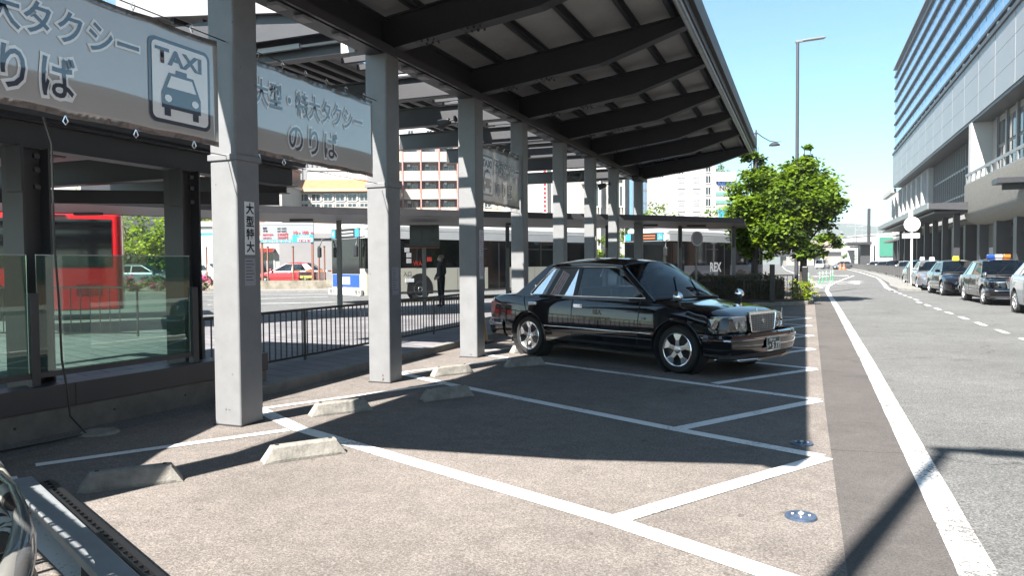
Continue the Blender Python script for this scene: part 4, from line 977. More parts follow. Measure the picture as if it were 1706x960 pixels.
# ================================================================== CARS
def wheel(par, x, y, r, side, tw=.19, rim=.205, spokes=5, mt='alloy'):
    o = MB().lathe([(rim-.01, -tw/2+.012), (rim+.015, -tw/2), (r-.03, -tw/2+.004), (r-.008, -tw/2+.025), (r, -.03), (r, .03), (r-.008, tw/2-.025), (r-.03, tw/2-.004), (rim+.015, tw/2), (rim-.01, tw/2-.012)], 40, 'y').build('wheel', M['rubber'], par, smooth=35)
    o.location = (x, y, r); s = side
    q = tw/2*s
    MB().lathe([(rim+.004, q*.95), (rim-.004, q*1.02), (rim-.014, q*.98), (rim-.02, q*.5), (rim-.03, -q*.3)], 40, 'y').build('rim', M[mt], o, smooth=40)
    MB().lathe([(0, -q*.2), (rim-.02, -q*.2), (rim-.02, -q*.25)], 24, 'y').build('brake_disc', M['steel_d'], o)
    g = MB(); fr = rim-.012
    for k in range(spokes):
        a = 2*math.pi*k/spokes+.3; ca, sa_ = math.cos(a), math.sin(a)
        def P(rr_, t, h): return Vector((rr_*ca-t*sa_, h, rr_*sa_+t*ca))
        w0, w1 = .034, .074
        top = [P(.03, -w0, q*.86), P(.03, w0, q*.86), P(fr*.6, w0*.8, q*.92), P(fr, w1, q*.86), P(fr, -w1, q*.86), P(fr*.6, -w0*.8, q*.92)]
        bot = [v-Vector((0, .03*s, 0)) for v in top]
        g.add(top+bot, [(0, 1, 2, 5), (5, 2, 3, 4), (6, 11, 8, 7), (11, 10, 9, 8)]+[(i, i+6, (i+1) % 6+6, (i+1) % 6) for i in range(6)])
    g.lathe([(0, q*1.0), (.03, q*.99), (.05, q*.92), (.055, q*.75)], 20, 'y')
    g.build('spokes', M[mt], o, bevel=.004)
    return o
def interp(tab, x):
    if x >= tab[0][0]: return tab[0][1:]
    for a, b in zip(tab, tab[1:]):
        if x >= b[0]:
            t = (a[0]-x)/(a[0]-b[0]); t2 = t*t*(3-2*t)*.35+t*.65
            return tuple(p+(q-p)*t2 for p, q in zip(a[1:], b[1:]))
    return tab[-1][1:]
def car(name, label, loc, rz, S, paint='carblack', group=None, detail=2, lamp=None, plate=None, roofsign=None, seats=True, cat='taxi'):
    c = thing(name, label, cat, loc, rz, group)
    T = S['st']      # (x, w, zs, crown, zb)
    def sec(x):
        w_, zs, cr, zb = interp(T, x)
        half = [(0, zb), (.80*w_, zb), (.955*w_, zb+.06), (.985*w_, .36), (w_, .50), (w_, .60), (.988*w_, zs-.17), (.965*w_, zs-.07), (.935*w_, zs-.022), (.89*w_, zs), (.6*w_, zs+cr*.72), (.3*w_, zs+cr*.94), (0, zs+cr)]
        return half
    xs = []
    x = T[0][0]
    while x > T[-1][0]: xs.append(x); x -= .07
    xs.append(T[-1][0]); rows = []
    for x in xs:
        h = sec(x); rows.append([Vector((x, -y, z)) for y, z in h]+[Vector((x, y, z)) for y, z in reversed(h[1:-1])])
    g = MB(); g.grid(rows, closed=True); nrow = len(rows[0]); o_ = len(g.v)
    g.add(rows[0], [tuple(range(nrow))]); g.add(rows[-1], [tuple(range(nrow))])
    body = g.build('body', M[paint], c, weld=True)
    rw = S.get('r', .31); rar = S.get('arch', rw+.055)
    # wheel arches by boolean
    cut = MB()
    for ax in S['axle']:
        for s in (-1, 1): cut.cyl((ax, s*.78, rw+.005), rar, .5, 36, axis='y')
    co = cut.build('cutter', M['black'], c)
    bo = body.modifiers.new('b', 'BOOLEAN'); bo.object = co; bo.solver = 'EXACT'; bo.operation = 'DIFFERENCE'
    dg = bpy.context.evaluated_depsgraph_get(); dg.update(); me = bpy.data.meshes.new_from_object(body.evaluated_get(dg))
    body.modifiers.clear(); body.data = me; me.name = 'body'; bpy.data.objects.remove(co)
    if len(me.materials) > 1:
        me.materials.clear(); me.materials.append(M[paint]); 
    me.polygons.foreach_set('use_smooth', [True]*len(me.polygons)); me.polygons.foreach_set('material_index', [0]*len(me.polygons)); me.set_sharp_from_angle(angle=R(28))
    def by(x, z):   # half width of the body side at height z
        h = sec(x)
        for a, b in zip(h[1:], h[2:]):
            if a[1] <= z <= b[1]: return a[0]+(b[0]-a[0])*(z-a[1])/max(1e-5, b[1]-a[1])
        return h[5][0]
    # wheel wells + wheels
    for ax in S['axle']:
        for s in (-1, 1):
            g = MB(); g.lathe([(rar-.004, s*.60), (rar-.004, s*(by(ax, .5)-.02))], 28, 'y', c=(ax, 0, rw+.005)); g.lathe([(0, s*.60), (rar, s*.60)], 24, 'y', c=(ax, 0, rw+.005)) ; g.build('wheel_well', M['cabin'], c)
            wheel(c, ax, s*(by(ax, .5)-.125), rw, s, mt=S.get('rimmat', 'alloy'), rim=S.get('rim', .2))
            if detail > 1:
                pts = [(ax+(rar+.012)*math.cos(R(a)), s*(by(ax+(rar+.012)*math.cos(R(a)), min(.62, rw+rar*math.sin(R(a))))+.001), rw+.005+(rar+.012)*math.sin(R(a))) for a in range(-8, 189, 8)]
                MB().tube(pts, .011, 6).build('arch_lip', M[paint], c, smooth=60)
    MB().box(((T[0][0]+T[-1][0])/2, 0, .22), (T[0][0]-T[-1][0]-.7, 1.25, .12)).build('underbody', M['black'], c)
    # ---- greenhouse
    xa0, xa1, xc1, xc0, zb_, zr, yb_, yr, crown = S['gh']
    def gy(z): return yb_+(yr-yb_)*(z-zb_)/(zr-zb_)
    def zr_at(x):
        t = (x-xc1)/(xa1-xc1); return zr+.035*math.sin(math.pi*max(0, min(1, t)))
    rows = []
    NX, NY = 14, 12
    for i in range(NX+1):
        t = i/NX; row = []
        for j in range(NY+1):
            v = -1+2*j/NY; x0 = xc1-.03*(1-v*v)+0; x1 = xa1+.09*(1-v*v)
            x = x0+(x1-x0)*t; cc = crown*(1-abs(v)**2.4)*(.55+.45*math.sin(math.pi*t)**.6 if 0 < t < 1 else .55)
            row.append(Vector((x, v*yr, zr_at(x)+cc)))
        rows.append(row)
    g = MB(); g.grid(rows); ro = g.build('car_roof', M[paint], c, smooth=40); s_ = ro.modifiers.new('t', 'SOLIDIFY'); s_.thickness = .03; s_.offset = -1
    hdr = rows[-1]; rhd = rows[0]
    def spoly(pts, s, d=0.0): return [Vector((x, s*(gy(z)+d), z)) for x, z in pts]
    def panel(pts, s, mname, nm, th=.03, d=0, par=c):
        P = spoly(pts, s, d); g = MB(); g.extr(P, (0, -s*th, 0)); return g.build(nm, M[mname], par, bevel=.004)
    xb_ = S['xb']; fr_ = .035
    q = S.get('cfront', .0)
    for s in (-1, 1):
        zt = zr+.0
        panel([(xa0+.02, zb_-.02), (xa1+.01, zt), (xa1-.07, zt), (xa0-.12, zb_-.02)], s, paint, 'a_pillar', .045)
        panel([(xb_+.035, zb_-.02), (xb_+.035, zt), (xb_-.045, zt), (xb_-.045, zb_-.02)], s, 'black' if paint != 'x' else paint, 'b_pillar', .04, -.004)
        panel(S['cpil'], s, paint, 'c_pillar', .05)
        P = [(xa1+.02, zt-.03), (xa1+.02, zt+.006)]
        n_ = 10; top = [(xc1+(xa1-xc1)*k/n_, zr_at(xc1+(xa1-xc1)*k/n_)+.004) for k in range(n_+1)]; bot = [(x, zr-.035) for x, z in reversed(top)]
        g = MB(); g.extr([Vector((x, s*(yr+.002), z)) for x, z in top]+[Vector((x, s*(gy(zr-.035)+.002), z)) for x, z in bot], (0, -s*.03, 0)); g.build('roof_rail', M[paint], c)
        g = MB(); g.extr(spoly([(xa0+.02, zb_-.02), (xa0, zb_+.008), (xc0, zb_+.008), (xc0, zb_-.04), (xa0, zb_-.04)], s, .004), (0, -s*.03, 0)); g.build('belt_rail', M[paint], c)
        # side glass
        wins = S['wins']
        for wpts in wins:
            g = MB(); P = spoly(wpts, s, -.012); g.add(P, [tuple(range(len(P)))]); o = g.build('side_window', M['carglass'], c)
            if detail > 0:
                pass
        if detail > 1:
            tp = S['trim']; P = [Vector((x, s*(gy(z)+.006), z)) for x, z in tp]
            MB().tube(P, .0085, 6).build('window_trim', M['chrome'], c, smooth=60)
            P = [Vector((x, s*(by(x, zb_-.045)+.004), zb_-.005)) for x in [xc0+.12+k*(xa0-xc0-.12)/10 for k in range(11)]]
    # windscreen and rear window
    def screen(xbot, xtop, hd, nm, bulge, zlow):
        rows = []
        for i in range(7):
            t = i/6; row = []
            for j in range(13):
                v = -1+2*j/12
                pb_ = Vector((xbot+bulge*(1-v*v), v*(yb_-.03), zlow+.02*(1-v*v))); pt = hd[j]+Vector((0, 0, -.004))
                pt = Vector((pt.x, pt.y*.985, pt.z)); p = pb_.lerp(pt, t); p.z += .02*math.sin(math.pi*t)*(1-v*v*.6); row.append(p)
            rows.append(row)
        g = MB(); g.grid(rows); o = g.build(nm, M['carglass'], c, smooth=60)
        e = rows[0]; MB().tube([p+Vector((0, 0, .002)) for p in e], .012, 6).build('screen_seal', M['black'], c)
        return rows
    wr = screen(xa0, xa1, hdr, 'windscreen', .12, zb_-.005)
    screen(xc0, xc1, rhd, 'rear_window', -.08, zb_+.01)
    if detail > 0:
        for dy in (.05, .5):
            p0_ = wr[0][3 if dy > .2 else 7]; p1_ = wr[3][6 if dy > .2 else 10]
            MB().tube([p0_+Vector((.02, 0, .01)), p1_+Vector((.012, 0, .01))], .007, 5).build('wiper', M['black'], c)
    # interior
    ins = thing_part('interior', c)
    g = MB(); g.bx(xc0+.05, xa0-.05, -yb_+.06, yb_-.06, zb_-.09, zb_-.03)
    g.bx(xa0-.45, xa0+.0, -yb_+.08, yb_-.08, zb_-.05, zb_+.02)
    for y in (-.36, .36):
        g.bx(xb_-.02, xb_+.12, y-.24, y+.24, zb_-.2, zb_+.12); g.bx(xb_+.02, xb_+.1, y-.12, y+.12, zb_+.14, zb_+.29)
    g.bx(xc1+.1, xc1+.26, -.58, .58, zb_-.2, zb_+.1)
    o = g.build('dashboard_and_seats', M['cabin'], c, bevel=.02)
    if detail > 1 or seats:
        g = MB()
        for y in (-.36, .36): g.bx(xb_-.01, xb_+.125, y-.22, y+.22, zb_-.1, zb_+.125)
        g.bx(xc1+.1, xc1+.27, -.56, .56, zb_-.1, zb_+.105); g.build('seat_cover', M['seatcover'] if S.get('cover') else M['cabin'], c, bevel=.02)
        pts = [(xa0-.5+.04*math.sin(R(a)), .36+.18*math.cos(R(a)), zb_+.02+.16*math.sin(R(a))) for a in range(0, 361, 20)]
        MB().tube([(x, -y, z) for x, y, z in pts], .014, 6).build('steering_wheel', M['black'], c, smooth=60)
        MB().box((xa1+.06, 0, zr-.06), (.02, .22, .06)).build('rear_mirror', M['black'], c, bevel=.01)
    # seams, handles, mouldings
    ps = S['seams']
    for s in (-1, 1):
        for xq in ps:
            P = [Vector((xq[0]+(xq[1]-xq[0])*k/8, s*(by(xq[0], .28+(zb_-.33)*k/8)+.0012), .28+(zb_-.3)*k/8)) for k in range(9)]
            MB().tube(P, .0042, 4).build('door_seam', M['black'], c)
        if detail > 0:
            for xh in S['handles']:
                y = by(xh, zb_-.12); o = MB().box((xh, s*(y+.018), zb_-.125), (.15, .022, .035)).build('door_handle', M['chrome' if detail > 1 else paint], c, bevel=.01)
                if detail > 1: MB().box((xh, s*(y+.003), zb_-.135), (.17, .008, .06)).build('handle_cup', M['chrome'], o, bevel=.008)
            for zz, r_, mm in ((.50, .011, 'chrome' if detail > 1 else paint), (.42, .02, paint)):
                if zz == .42 and detail < 2: continue
                segs = S['mould']
                for (x0, x1) in segs:
                    P = [Vector((x0+(x1-x0)*k/8, s*(by(x0+(x1-x0)*k/8, zz)+.004), zz)) for k in range(9)]
                    MB().tube(P, r_*.55, 6).build('side_moulding', M[mm], c, smooth=60)
    return c, by, gy, sec
def thing_part(a, b): return None
COMF = dict(st=[(2.115, .71, .73, .03, .30), (2.06, .76, .77, .028, .24), (1.9, .80, .825, .03, .22), (1.6, .828, .865, .03, .21), (1.0, .845, .925, .03, .20), (.4, .848, .935, .01, .20), (-.6, .848, .935, .01, .20), (-1.4, .845, .94, .01, .2), (-1.75, .84, .955, .02, .21), (-2.1, .825, .945, .025, .26), (-2.28, .80, .92, .02, .3), (-2.34, .76, .87, .02, .36)],
    axle=(1.43, -1.37), gh=(1.03, .37, -1.12, -1.72, .955, 1.415, .765, .60, .085), xb=-.42,
    cpil=[(-1.02, 1.415), (-1.14, 1.415), (-1.74, .94), (-1.40, .94)],
    wins=[[(.88, .955), (-.385, .955), (-.385, 1.385), (.33, 1.385)], [(-.465, .955), (-1.36, .955), (-1.02, 1.385), (-.465, 1.385)]],
    trim=[(.90, .965), (.32, 1.375), (.26, 1.392), (-.3, 1.397), (-.95, 1.392), (-1.03, 1.365), (-1.37, .99), (-1.36, .965), (-.4, .962), (.90, .965)],
    seams=[(.80, .84), (-.42, -.42), (-1.22, -1.5)], handles=(-.30, -1.27), mould=[(1.05, -1.0), (2.05, 1.8)], r=.315, rim=.222, cover=False)
def comfort(name, label, loc, rz, detail=2, group=None, bonnet_lamp=False):
    c, by, gy, sec = car(name, label, loc, rz, COMF, 'carblack', group, detail)
    # grille
    gx = 2.175
    MB().bx(gx-.03, gx+.012, -.30, .30, .565, .775).build('grille_backing', M['black'], c)
    fr = MB()
    P = [(gx+.02, -.275, .56), (gx+.02, .275, .56), (gx+.02, .325, .775), (gx-.01, .30, .80), (gx-.01, -.30, .80), (gx+.02, -.325, .775), (gx+.02, -.275, .56)]
    fr.tube(P, .013, 6); fr.bar((gx-.01, -.32, .795), (gx-.01, .32, .795), .05, .035, up=(0, 0, 1)); fr.build('grille_frame', M['chrome'], c, smooth=50)
    g = MB()
    for k in range(8): z = .585+.025*k; g.bx(gx+.012, gx+.022, -.285-.02*(k/8), .285+.02*(k/8), z-.0035, z+.0035)
    for k in range(9): g.bx(gx+.010, gx+.016, -.26+.065*k-.002, -.26+.065*k+.002, .57, .78)
    g.build('grille_bars', M['gutter'], c)
    g = MB()
    for a in range(0, 360, 40): pass
    g.tube([(gx+.028, .035*math.cos(R(a)), .69+.03*math.sin(R(a))) for a in range(0, 361, 30)], .004, 5); g.box((gx+.028, 0, .69), (.006, .012, .04)); g.build('grille_badge', M['chrome'], c)
    MB().tube([(gx-.06, 0, .80), (gx-.07, 0, .85), (gx-.08, 0, .86)], [.006, .014, .006], 8).build('bonnet_ornament', M['chrome'], c, smooth=60)
    for s in (-1, 1):
        hl = MB(); hl.extr([Vector(q) for q in [(2.155, s*.335, .555), (2.155, s*.335, .755), (2.11, s*.62, .752), (1.95, s*.775, .735), (1.93, s*.785, .575), (2.11, s*.64, .555)]], (-.06, 0, 0)); h = hl.build('headlight', M['lampwhite'], c)
        for (x, y, r_) in ((2.135, .405, .058), (2.12, .53, .052)):
            MB().lathe([(0, -.03), (r_*.35, -.03), (r_*.4, -.045), (r_*.8, -.02), (r_, .012), (r_*1.04, .012)], 24, 'x', c=(x+.02, s*y, .655)).build('reflector', M['chrome'], h, smooth=40)
            MB().lathe([(0, .018), (r_*.3, .012), (r_*.32, 0)], 16, 'x', c=(x+.0, s*y, .655)).build('bulb', M['chrome'], h, smooth=60)
        MB().box((2.06, s*.675, .655), (.06, .075, .11), s*.75).build('indicator', M['amber'], h, bevel=.01)
        lp = [(2.165, .33), (2.165, .36), (2.15, .50), (2.12, .63), (2.05, .71), (1.96, .79), (1.93, .795)]
        g = MB(); g.grid([[Vector((x, s*y, .553)) for x, y in lp], [Vector((x+.008, s*y*1.003, .65)) for x, y in lp], [Vector((x, s*y, .757)) for x, y in lp]]); g.build('lens', M['lens'], h, smooth=60)
        P = [Vector((x+.004, s*y, .762)) for x, y in lp]; MB().tube(P, .006, 5).build('lens_trim', M['chrome'], h)
    # bumpers
    def bump(sign, x0, xm, w_, nm):
        pl = []
        cur = [(x0, w_), (x0+(xm-x0)*.5, w_-.005), (x0+(xm-x0)*.82, w_-.06), (x0+(xm-x0)*.93, w_-.2), (x0+(xm-x0)*.99, w_*.45), (xm, 0)]
        full = [(x, y) for x, y in cur]+[(x, -y) for x, y in reversed(cur[:-1])]
        secs = [(-.02, .30), (.0, .36), (.012, .40), (.012, .455), (.024, .462), (.024, .492), (.012, .50), (.0, .54), (-.05, .555)]
        rows = []
        for dz, z in secs:
            row = []
            for i, (x, y) in enumerate(full):
                a = full[max(0, i-1)]; b = full[min(len(full)-1, i+1)]; t = Vector((b[0]-a[0], b[1]-a[1])).normalized(); n_ = Vector((t.y, -t.x))*(-1)
                if (n_.x*sign) < 0 and abs(n_.x) > .2: n_ = -n_
                if abs(n_.x) <= .2 and n_.y*y < 0: n_ = -n_
                row.append(Vector((x+n_.x*dz, y+n_.y*dz, z)))
            rows.append(row)
        g = MB(); g.grid(rows); o = g.build(nm, M['carblack'], c, smooth=35)
        g = MB(); g.tube([Vector((x+.0, y, .478)) + Vector((sign*.02 if abs(y) < w_-.1 else 0, (.022 if y > 0 else -.022) if abs(y) > w_-.1 else 0, 0)) for x, y in full], .007, 5); g.build('bumper_strip', M['chrome'], o, smooth=60)
        g = MB(); g.prism([(x-sign*.02, y*.97) for x, y in full]+[(x0, -w_*.5), (x0, w_*.5)], .27, .31); g.build('bumper_lower', M['cabin'], o)
        return o
    fb_ = bump(1, 1.86, 2.30, .842, 'front_bumper'); bump(-1, -1.95, -2.42, .84, 'rear_bumper')
    g = MB(); g.prism([(2.0, -.80), (2.22, -.62), (2.29, -.3), (2.295, 0), (2.29, .3), (2.22, .62), (2.0, .80)], .205, .225); g.build('chin_spoiler', M['carblack'], fb_, bevel=.004)
    g = MB(); g.prism([(2.0, -.72), (2.2, -.56), (2.25, 0), (2.2, .56), (2.0, .72)], .226, .34); g.build('lower_intake', M['black'], fb_)
    g = MB(); g.tube([(2.0, -.81, .232), (2.225, -.63, .232), (2.295, -.3, .232), (2.30, 0, .232), (2.295, .3, .232), (2.225, .63, .232), (2.0, .81, .232)], .006, 5); g.build('lip_trim', M['chrome'], fb_)
    for s in (-1, 1):
        MB().lathe([(0, 0), (.03, .005), (.045, .025), (.05, .03)], 18, 'x', c=(2.20, s*.56, .315)).build('fog_lamp', M['chrome'], fb_, smooth=60)
        MB().bx(2.17, 2.19, s*.56-.08, s*.56+.08, .28, .36).build('fog_recess', M['black'], fb_)
    # licence plate
    pl = MB().bx(2.325, 2.334, -.165+.02, .165+.02, .325, .49).build('licence_plate', M['plategreen'], c, bevel=.003)
    g = MB(); 
    for (a, b, d_, e) in ((-.145, .185, .483, .49), (-.145, .185, .325, .332), (-.145, -.138, .325, .49), (.178, .185, .325, .49)): g.bx(2.3345, 2.336, a, b, d_, e)
    g.build('plate_border', M['paper'], pl)
    text('京都 530', .042, 'plate_writing', 'paper', pl, (2.3352, -.085, .438), (0, 1, 0), (0, 0, 1), bold=.001)
    text('・5 77', .115, 'plate_number', 'paper', pl, (2.3352, -.115, .342), (0, 1, 0), (0, 0, 1), bold=.004, sx=.9)
    text('あ', .04, 'plate_kana', 'paper', pl, (2.3352, -.135, .36), (0, 1, 0), (0, 0, 1), bold=.001)
    # rear lamps
    for s in (-1, 1):
        MB().box((-2.32, s*.66, .70), (.07, .2, .22)).build('rear_lamp', M['redlens'], c, bevel=.01); MB().box((-2.22, s*.79, .73), (.14, .03, .2)).build('rear_side_lamp', M['redlens'], c, bevel=.008)
        # fender mirrors
        mxx, myy = 1.40, s*.74
        mo = MB().tube([(mxx+.04, myy, .88), (mxx+.02, myy, .95), (mxx, myy, .985)], [.014, .012, .012], 8).build('mirror_stem', M['black'], c, smooth=60)
        MB().lathe([(0, .075), (.03, .068), (.055, .04), (.068, 0), (.07, -.02), (.062, -.024)], 18, 'x', c=(mxx, myy, 1.0)).build('fender_mirror', M['chrome'], mo, smooth=60)
        MB().cyl((mxx-.022, myy, 1.0), .06, .004, 18, axis='x').build('mirror_glass', M['bluewin'], mo)
        MB().box((.92, s*(by(.92, .62)+.008), .70), (.05, .014, .03)).build('side_repeater', M['amber' if 0 else 'deck_l'], c, bevel=.006)
    MB().tube([(2.02, .80, .48), (2.03, .80, .82)], [.006, .003], 6).build('corner_pole', M['chrome'], c)
    MB().cyl((-1.30, -(gy(1.10)+.006), 1.10), .018, .008, 14, axis='y').build('pillar_badge', M['chrome'], c)
    yy_ = -(by(.1, .66)+.004)
    text('個人', .085, 'door_lettering', 'goldink', c, (.0-.42+.42, yy_, .72), (1, 0, 0), (0, 0, 1), bold=.001)
    text('KYOTO GROUP TAXI', .075, 'door_lettering', 'goldink', c, (-.33, yy_, .63), (1, 0, 0), (0, 0, 1), bold=.001, sx=.9)
    return c
ang = math.atan2(-1.28, 2.56)
mid = Vector((-2.79, 10.32, 0)); lft = Vector((-math.sin(ang), math.cos(ang), 0)); fwd = Vector((math.cos(ang), math.sin(ang), 0))
cc_ = mid + lft*.80 - fwd*.03
taxi = comfort('taxi', 'glossy black saloon taxi with chrome wheels and green plate parked under the canopy', (cc_.x, cc_.y, LOTZ), ang)
# ================================================================== OTHER CARS
MODS = dict(st=[(2.22, .62, .56, .03, .24), (2.12, .76, .66, .04, .2), (1.85, .84, .74, .05, .19), (1.3, .865, .86, .05, .19), (.9, .87, .93, .04, .19), (0, .875, .94, .01, .19), (-1.2, .87, .97, .01, .19), (-1.8, .86, 1.0, .03, .22), (-2.2, .80, .97, .03, .28), (-2.34, .70, .88, .02, .36)],
    axle=(1.38, -1.32), gh=(1.02, .18, -1.15, -1.85, .95, 1.40, .77, .58, .07), xb=-.42,
    cpil=[(-1.0, 1.40), (-1.17, 1.40), (-1.87, .95), (-1.45, .95)],
    wins=[[(.85, .95), (-.385, .95), (-.385, 1.37), (.14, 1.37)], [(-.465, .95), (-1.42, .95), (-1.03, 1.37), (-.465, 1.37)]],
    trim=[(.87, .96), (.12, 1.36), (-.9, 1.375), (-1.05, 1.34), (-1.43, .97), (.87, .96)],
    seams=[(.85, .9), (-.42, -.42), (-1.25, -1.5)], handles=(-.28, -1.2), mould=[(1.0, -.95)], r=.32, rim=.22)
HATCH = dict(MODS); HATCH.update(st=[(2.12, .60, .58, .03, .26), (2.02, .75, .68, .05, .22), (1.75, .835, .80, .06, .2), (1.25, .85, .93, .05, .19), (.85, .855, .98, .03, .19), (0, .86, 1.0, .01, .19), (-1.2, .86, 1.04, .01, .2), (-1.75, .83, 1.06, .01, .26), (-1.98, .76, 1.02, .01, .34)],
    axle=(1.32, -1.28), gh=(1.0, .05, -1.25, -1.86, .99, 1.45, .76, .58, .07), xb=-.40,
    cpil=[(-.95, 1.45), (-1.27, 1.45), (-1.88, .99), (-1.35, .99)],
    wins=[[(.82, .99), (-.365, .99), (-.365, 1.42), (.01, 1.42)], [(-.445, .99), (-1.3, .99), (-.98, 1.42), (-.445, 1.42)]])
WAG = dict(MODS); WAG.update(st=[(2.2, .70, .70, .02, .28), (2.1, .80, .84, .03, .22), (1.6, .84, 1.0, .03, .2), (1.2, .85, 1.06, .02, .2), (0, .85, 1.08, .01, .2), (-2.1, .85, 1.08, .01, .25), (-2.2, .82, 1.05, .01, .3)],
    gh=(1.25, .7, -2.05, -2.15, 1.06, 1.85, .78, .66, .05), xb=-.2, cpil=[(-1.9, 1.85), (-2.08, 1.85), (-2.17, 1.06), (-1.95, 1.06)],
    wins=[[(1.1, 1.06), (-.165, 1.06), (-.165, 1.8), (.66, 1.8)], [(-.245, 1.06), (-1.9, 1.06), (-1.9, 1.8), (-.245, 1.8)]])
def modern(name, label, loc, rz, S, paint, group=None, detail=1, cat='taxi', front=True):
    c, by, gy, sec = car(name, label, loc, rz, S, paint, group, detail, seats=False, cat=cat)
    x0 = S['st'][0][0]; zf = S['st'][0][2]
    for s in (-1, 1):
        P = [(x0-.0, s*.42, zf-.06), (x0-.02, s*.42, zf+.03), (x0-.30, s*.74, zf+.12), (x0-.42, s*.80, zf+.10), (x0-.30, s*.80, zf-.02), (x0-.08, s*.64, zf-.09)]
        g = MB(); g.extr([Vector(p)+Vector((.03, s*.015, .0)) for p in P], (-.06, -s*.03, 0)); h = g.build('headlight', M['chrome'], c, bevel=.008)
        g = MB(); g.add([Vector(p)+Vector((.036, s*.02, .004)) for p in P], [tuple(range(6))]); g.build('lens', M['lens'], h)
        MB().cyl((x0-.05, s*.62, .30), .05, .05, 14, axis='x').build('fog_lamp', M['chrome'], c)
        MB().box((S['st'][-1][0]+.12, s*.72, S['st'][-1][2]-.12), (.2, .16, .16)).build('rear_lamp', M['redlens'], c, bevel=.02)
        o = MB().box((S['gh'][0]-.12, s*(S['gh'][6]+.14), S['gh'][4]+.08), (.12, .18, .12)).build('door_mirror', M[paint], c, bevel=.03)
        MB().bar((S['gh'][0]-.12, s*(S['gh'][6]-.02), S['gh'][4]+.02), (S['gh'][0]-.12, s*(S['gh'][6]+.1), S['gh'][4]+.05), .04, .03).build('mirror_arm', M['black'], o)
    MB().bx(x0-.05, x0+.02, -.36, .36, zf-.13, zf+.01).build('grille', M['black'], c, bevel=.01)
    g = MB()
    for k in range(4): g.bx(x0+.02, x0+.026, -.35, .35, zf-.12+.035*k, zf-.11+.035*k)
    g.build('grille_bars', M['chrome'], c)
    MB().bx(x0-.1, x0+.035, -.5, .5, .27, .36).build('lower_intake', M['black'], c, bevel=.01)
    MB().bx(x0+.03, x0+.04, -.165, .165, .37, .52).build('licence_plate', M['plategreen' if cat == 'taxi' else 'paper'], c, bevel=.003)
    return c
def lamp_on(c, loc, kind, label):
    """roof lamp as a part of its taxi"""
    x, z = loc
    if kind == 'rainbow':
        b = MB().box((x, 0, z+.02), (.2, .72, .04)).build('roof_lamp', M['black'], c)
        for y, w_, mt in ((-.24, .22, 'blue'), (.0, .22, 'white'), (.24, .22, 'amber')):
            MB().box((x, y, z+.10), (.15, w_, .12)).build('lamp_cover', M[mt], b, bevel=.02)
    else:
        b = MB().box((x, 0, z+.01), (.14, .3, .02)).build('roof_lamp', M['black'], c)
        g = MB(); g.extr([(x-.05, -.14, z+.02), (x-.05, .14, z+.02), (x-.05, .11, z+.2), (x-.05, -.11, z+.2)], (.1, 0, 0)); g.build('lamp_cover', M['yellowlamp' if kind == 'yellow' else 'white'], b, bevel=.02)
QG = 'taxis queued beside the station'
q1 = comfort('taxi', 'black boxy taxi in the queue with a blue white and orange roof lamp', (6.28, 29.9, .004), R(-90)+.02, detail=1, group=QG)
sv = modern('taxi', 'silver car cut by the right edge of the photo, foremost of the queue', (6.3, 22.9, .004), R(-90)+.03, HATCH, 'carsilver', QG)
q2 = modern('taxi', 'rounded black taxi with a single yellow roof lamp, behind the boxy one', (6.15, 36.8, .004), R(-90)+.03, MODS, 'carblack', QG)
lamp_on(q2, (-.3, 1.45), 'yellow', '')
q3 = modern('taxi', 'grey black taxi with an orange side light just behind the yellow lamped one', (6.15, 43.4, .004), R(-92), MODS, 'cargrey', QG); lamp_on(q3, (-.3, 1.45), 'white', '')
MB().box((2.0, -.83, .7), (.2, .04, .12)).build('indicator', M['amber'], q3)
def far_copy(src, label, px_, Z, rz, grp):
    o = copy_tree(src); p = Vector((px_[0], px_[1], 0)); o.location = (p.x, p.y, .004); o.rotation_euler = (0, 0, rz); o['label'] = label; o['group'] = grp; return o
o = copy_tree(q1); o.location = (6.6, 50.2, .004); o['label'] = 'black boxy taxi deeper in the queue, partly behind the white sign pole'; lamp_on(o, (-.2, 1.5), 'white', ''); lamp_on(q1, (-.2, 1.50), 'rainbow', '')
FG = 'distant cars behind the island fence'
p = Vector((8.5, 64, 0)); w1 = modern('car', 'dark car behind the island fence, nearest the white sign pole', (p.x, p.y, .004), R(-92), HATCH, 'carblack', FG, 1, 'car')
p = Vector((8.9, 78, 0)); w2 = modern('car', 'silver car behind the island fence, second from the sign pole', (p.x, p.y, .004), R(-93), MODS, 'carsilver', FG, 1, 'car')
p = Vector((9.9, 124, 0)); w3 = modern('car', 'white car at the far end of the island fence', (p.x, p.y, .004), R(-97), MODS, 'carwhite', FG, 1, 'car')
far_copy(w1, 'black car in the middle of the row behind the island fence', (9.2, 92), 0, R(-94), FG)
far_copy(w2, 'small silver car between the white and the black car behind the fence', (9.5, 106), 0, R(-95), FG)
p = at(1371, 150); van = modern('van', 'white van far down the road, facing away', (p.x, p.y, .004), R(70), WAG, 'carwhite', None, 1, 'van')
p = at(1404, 140); o = modern('car', 'teal car beyond the end of the island fence', (p.x, p.y, .004), R(-130), HATCH, 'cargrey', None, 1, 'car')
# parking lot beyond the bus road
p = at(485, 46); o = modern('car', 'red hatchback parked under the parking price sign', (p.x, p.y, .12), yy+R(180-8), HATCH, 'carred', None, 1, 'car')
p = at(238, 47); o = modern('car', 'grey estate car parked before the trees, seen above the glass screen', (p.x, p.y, .12), yy+R(5), MODS, 'cargrey', None, 1, 'car')
p = at(325, 50); o = modern('car', 'white car parked among the shrubs left of the first column', (p.x, p.y, .12), yy+R(175), HATCH, 'carwhite', None, 1, 'car')

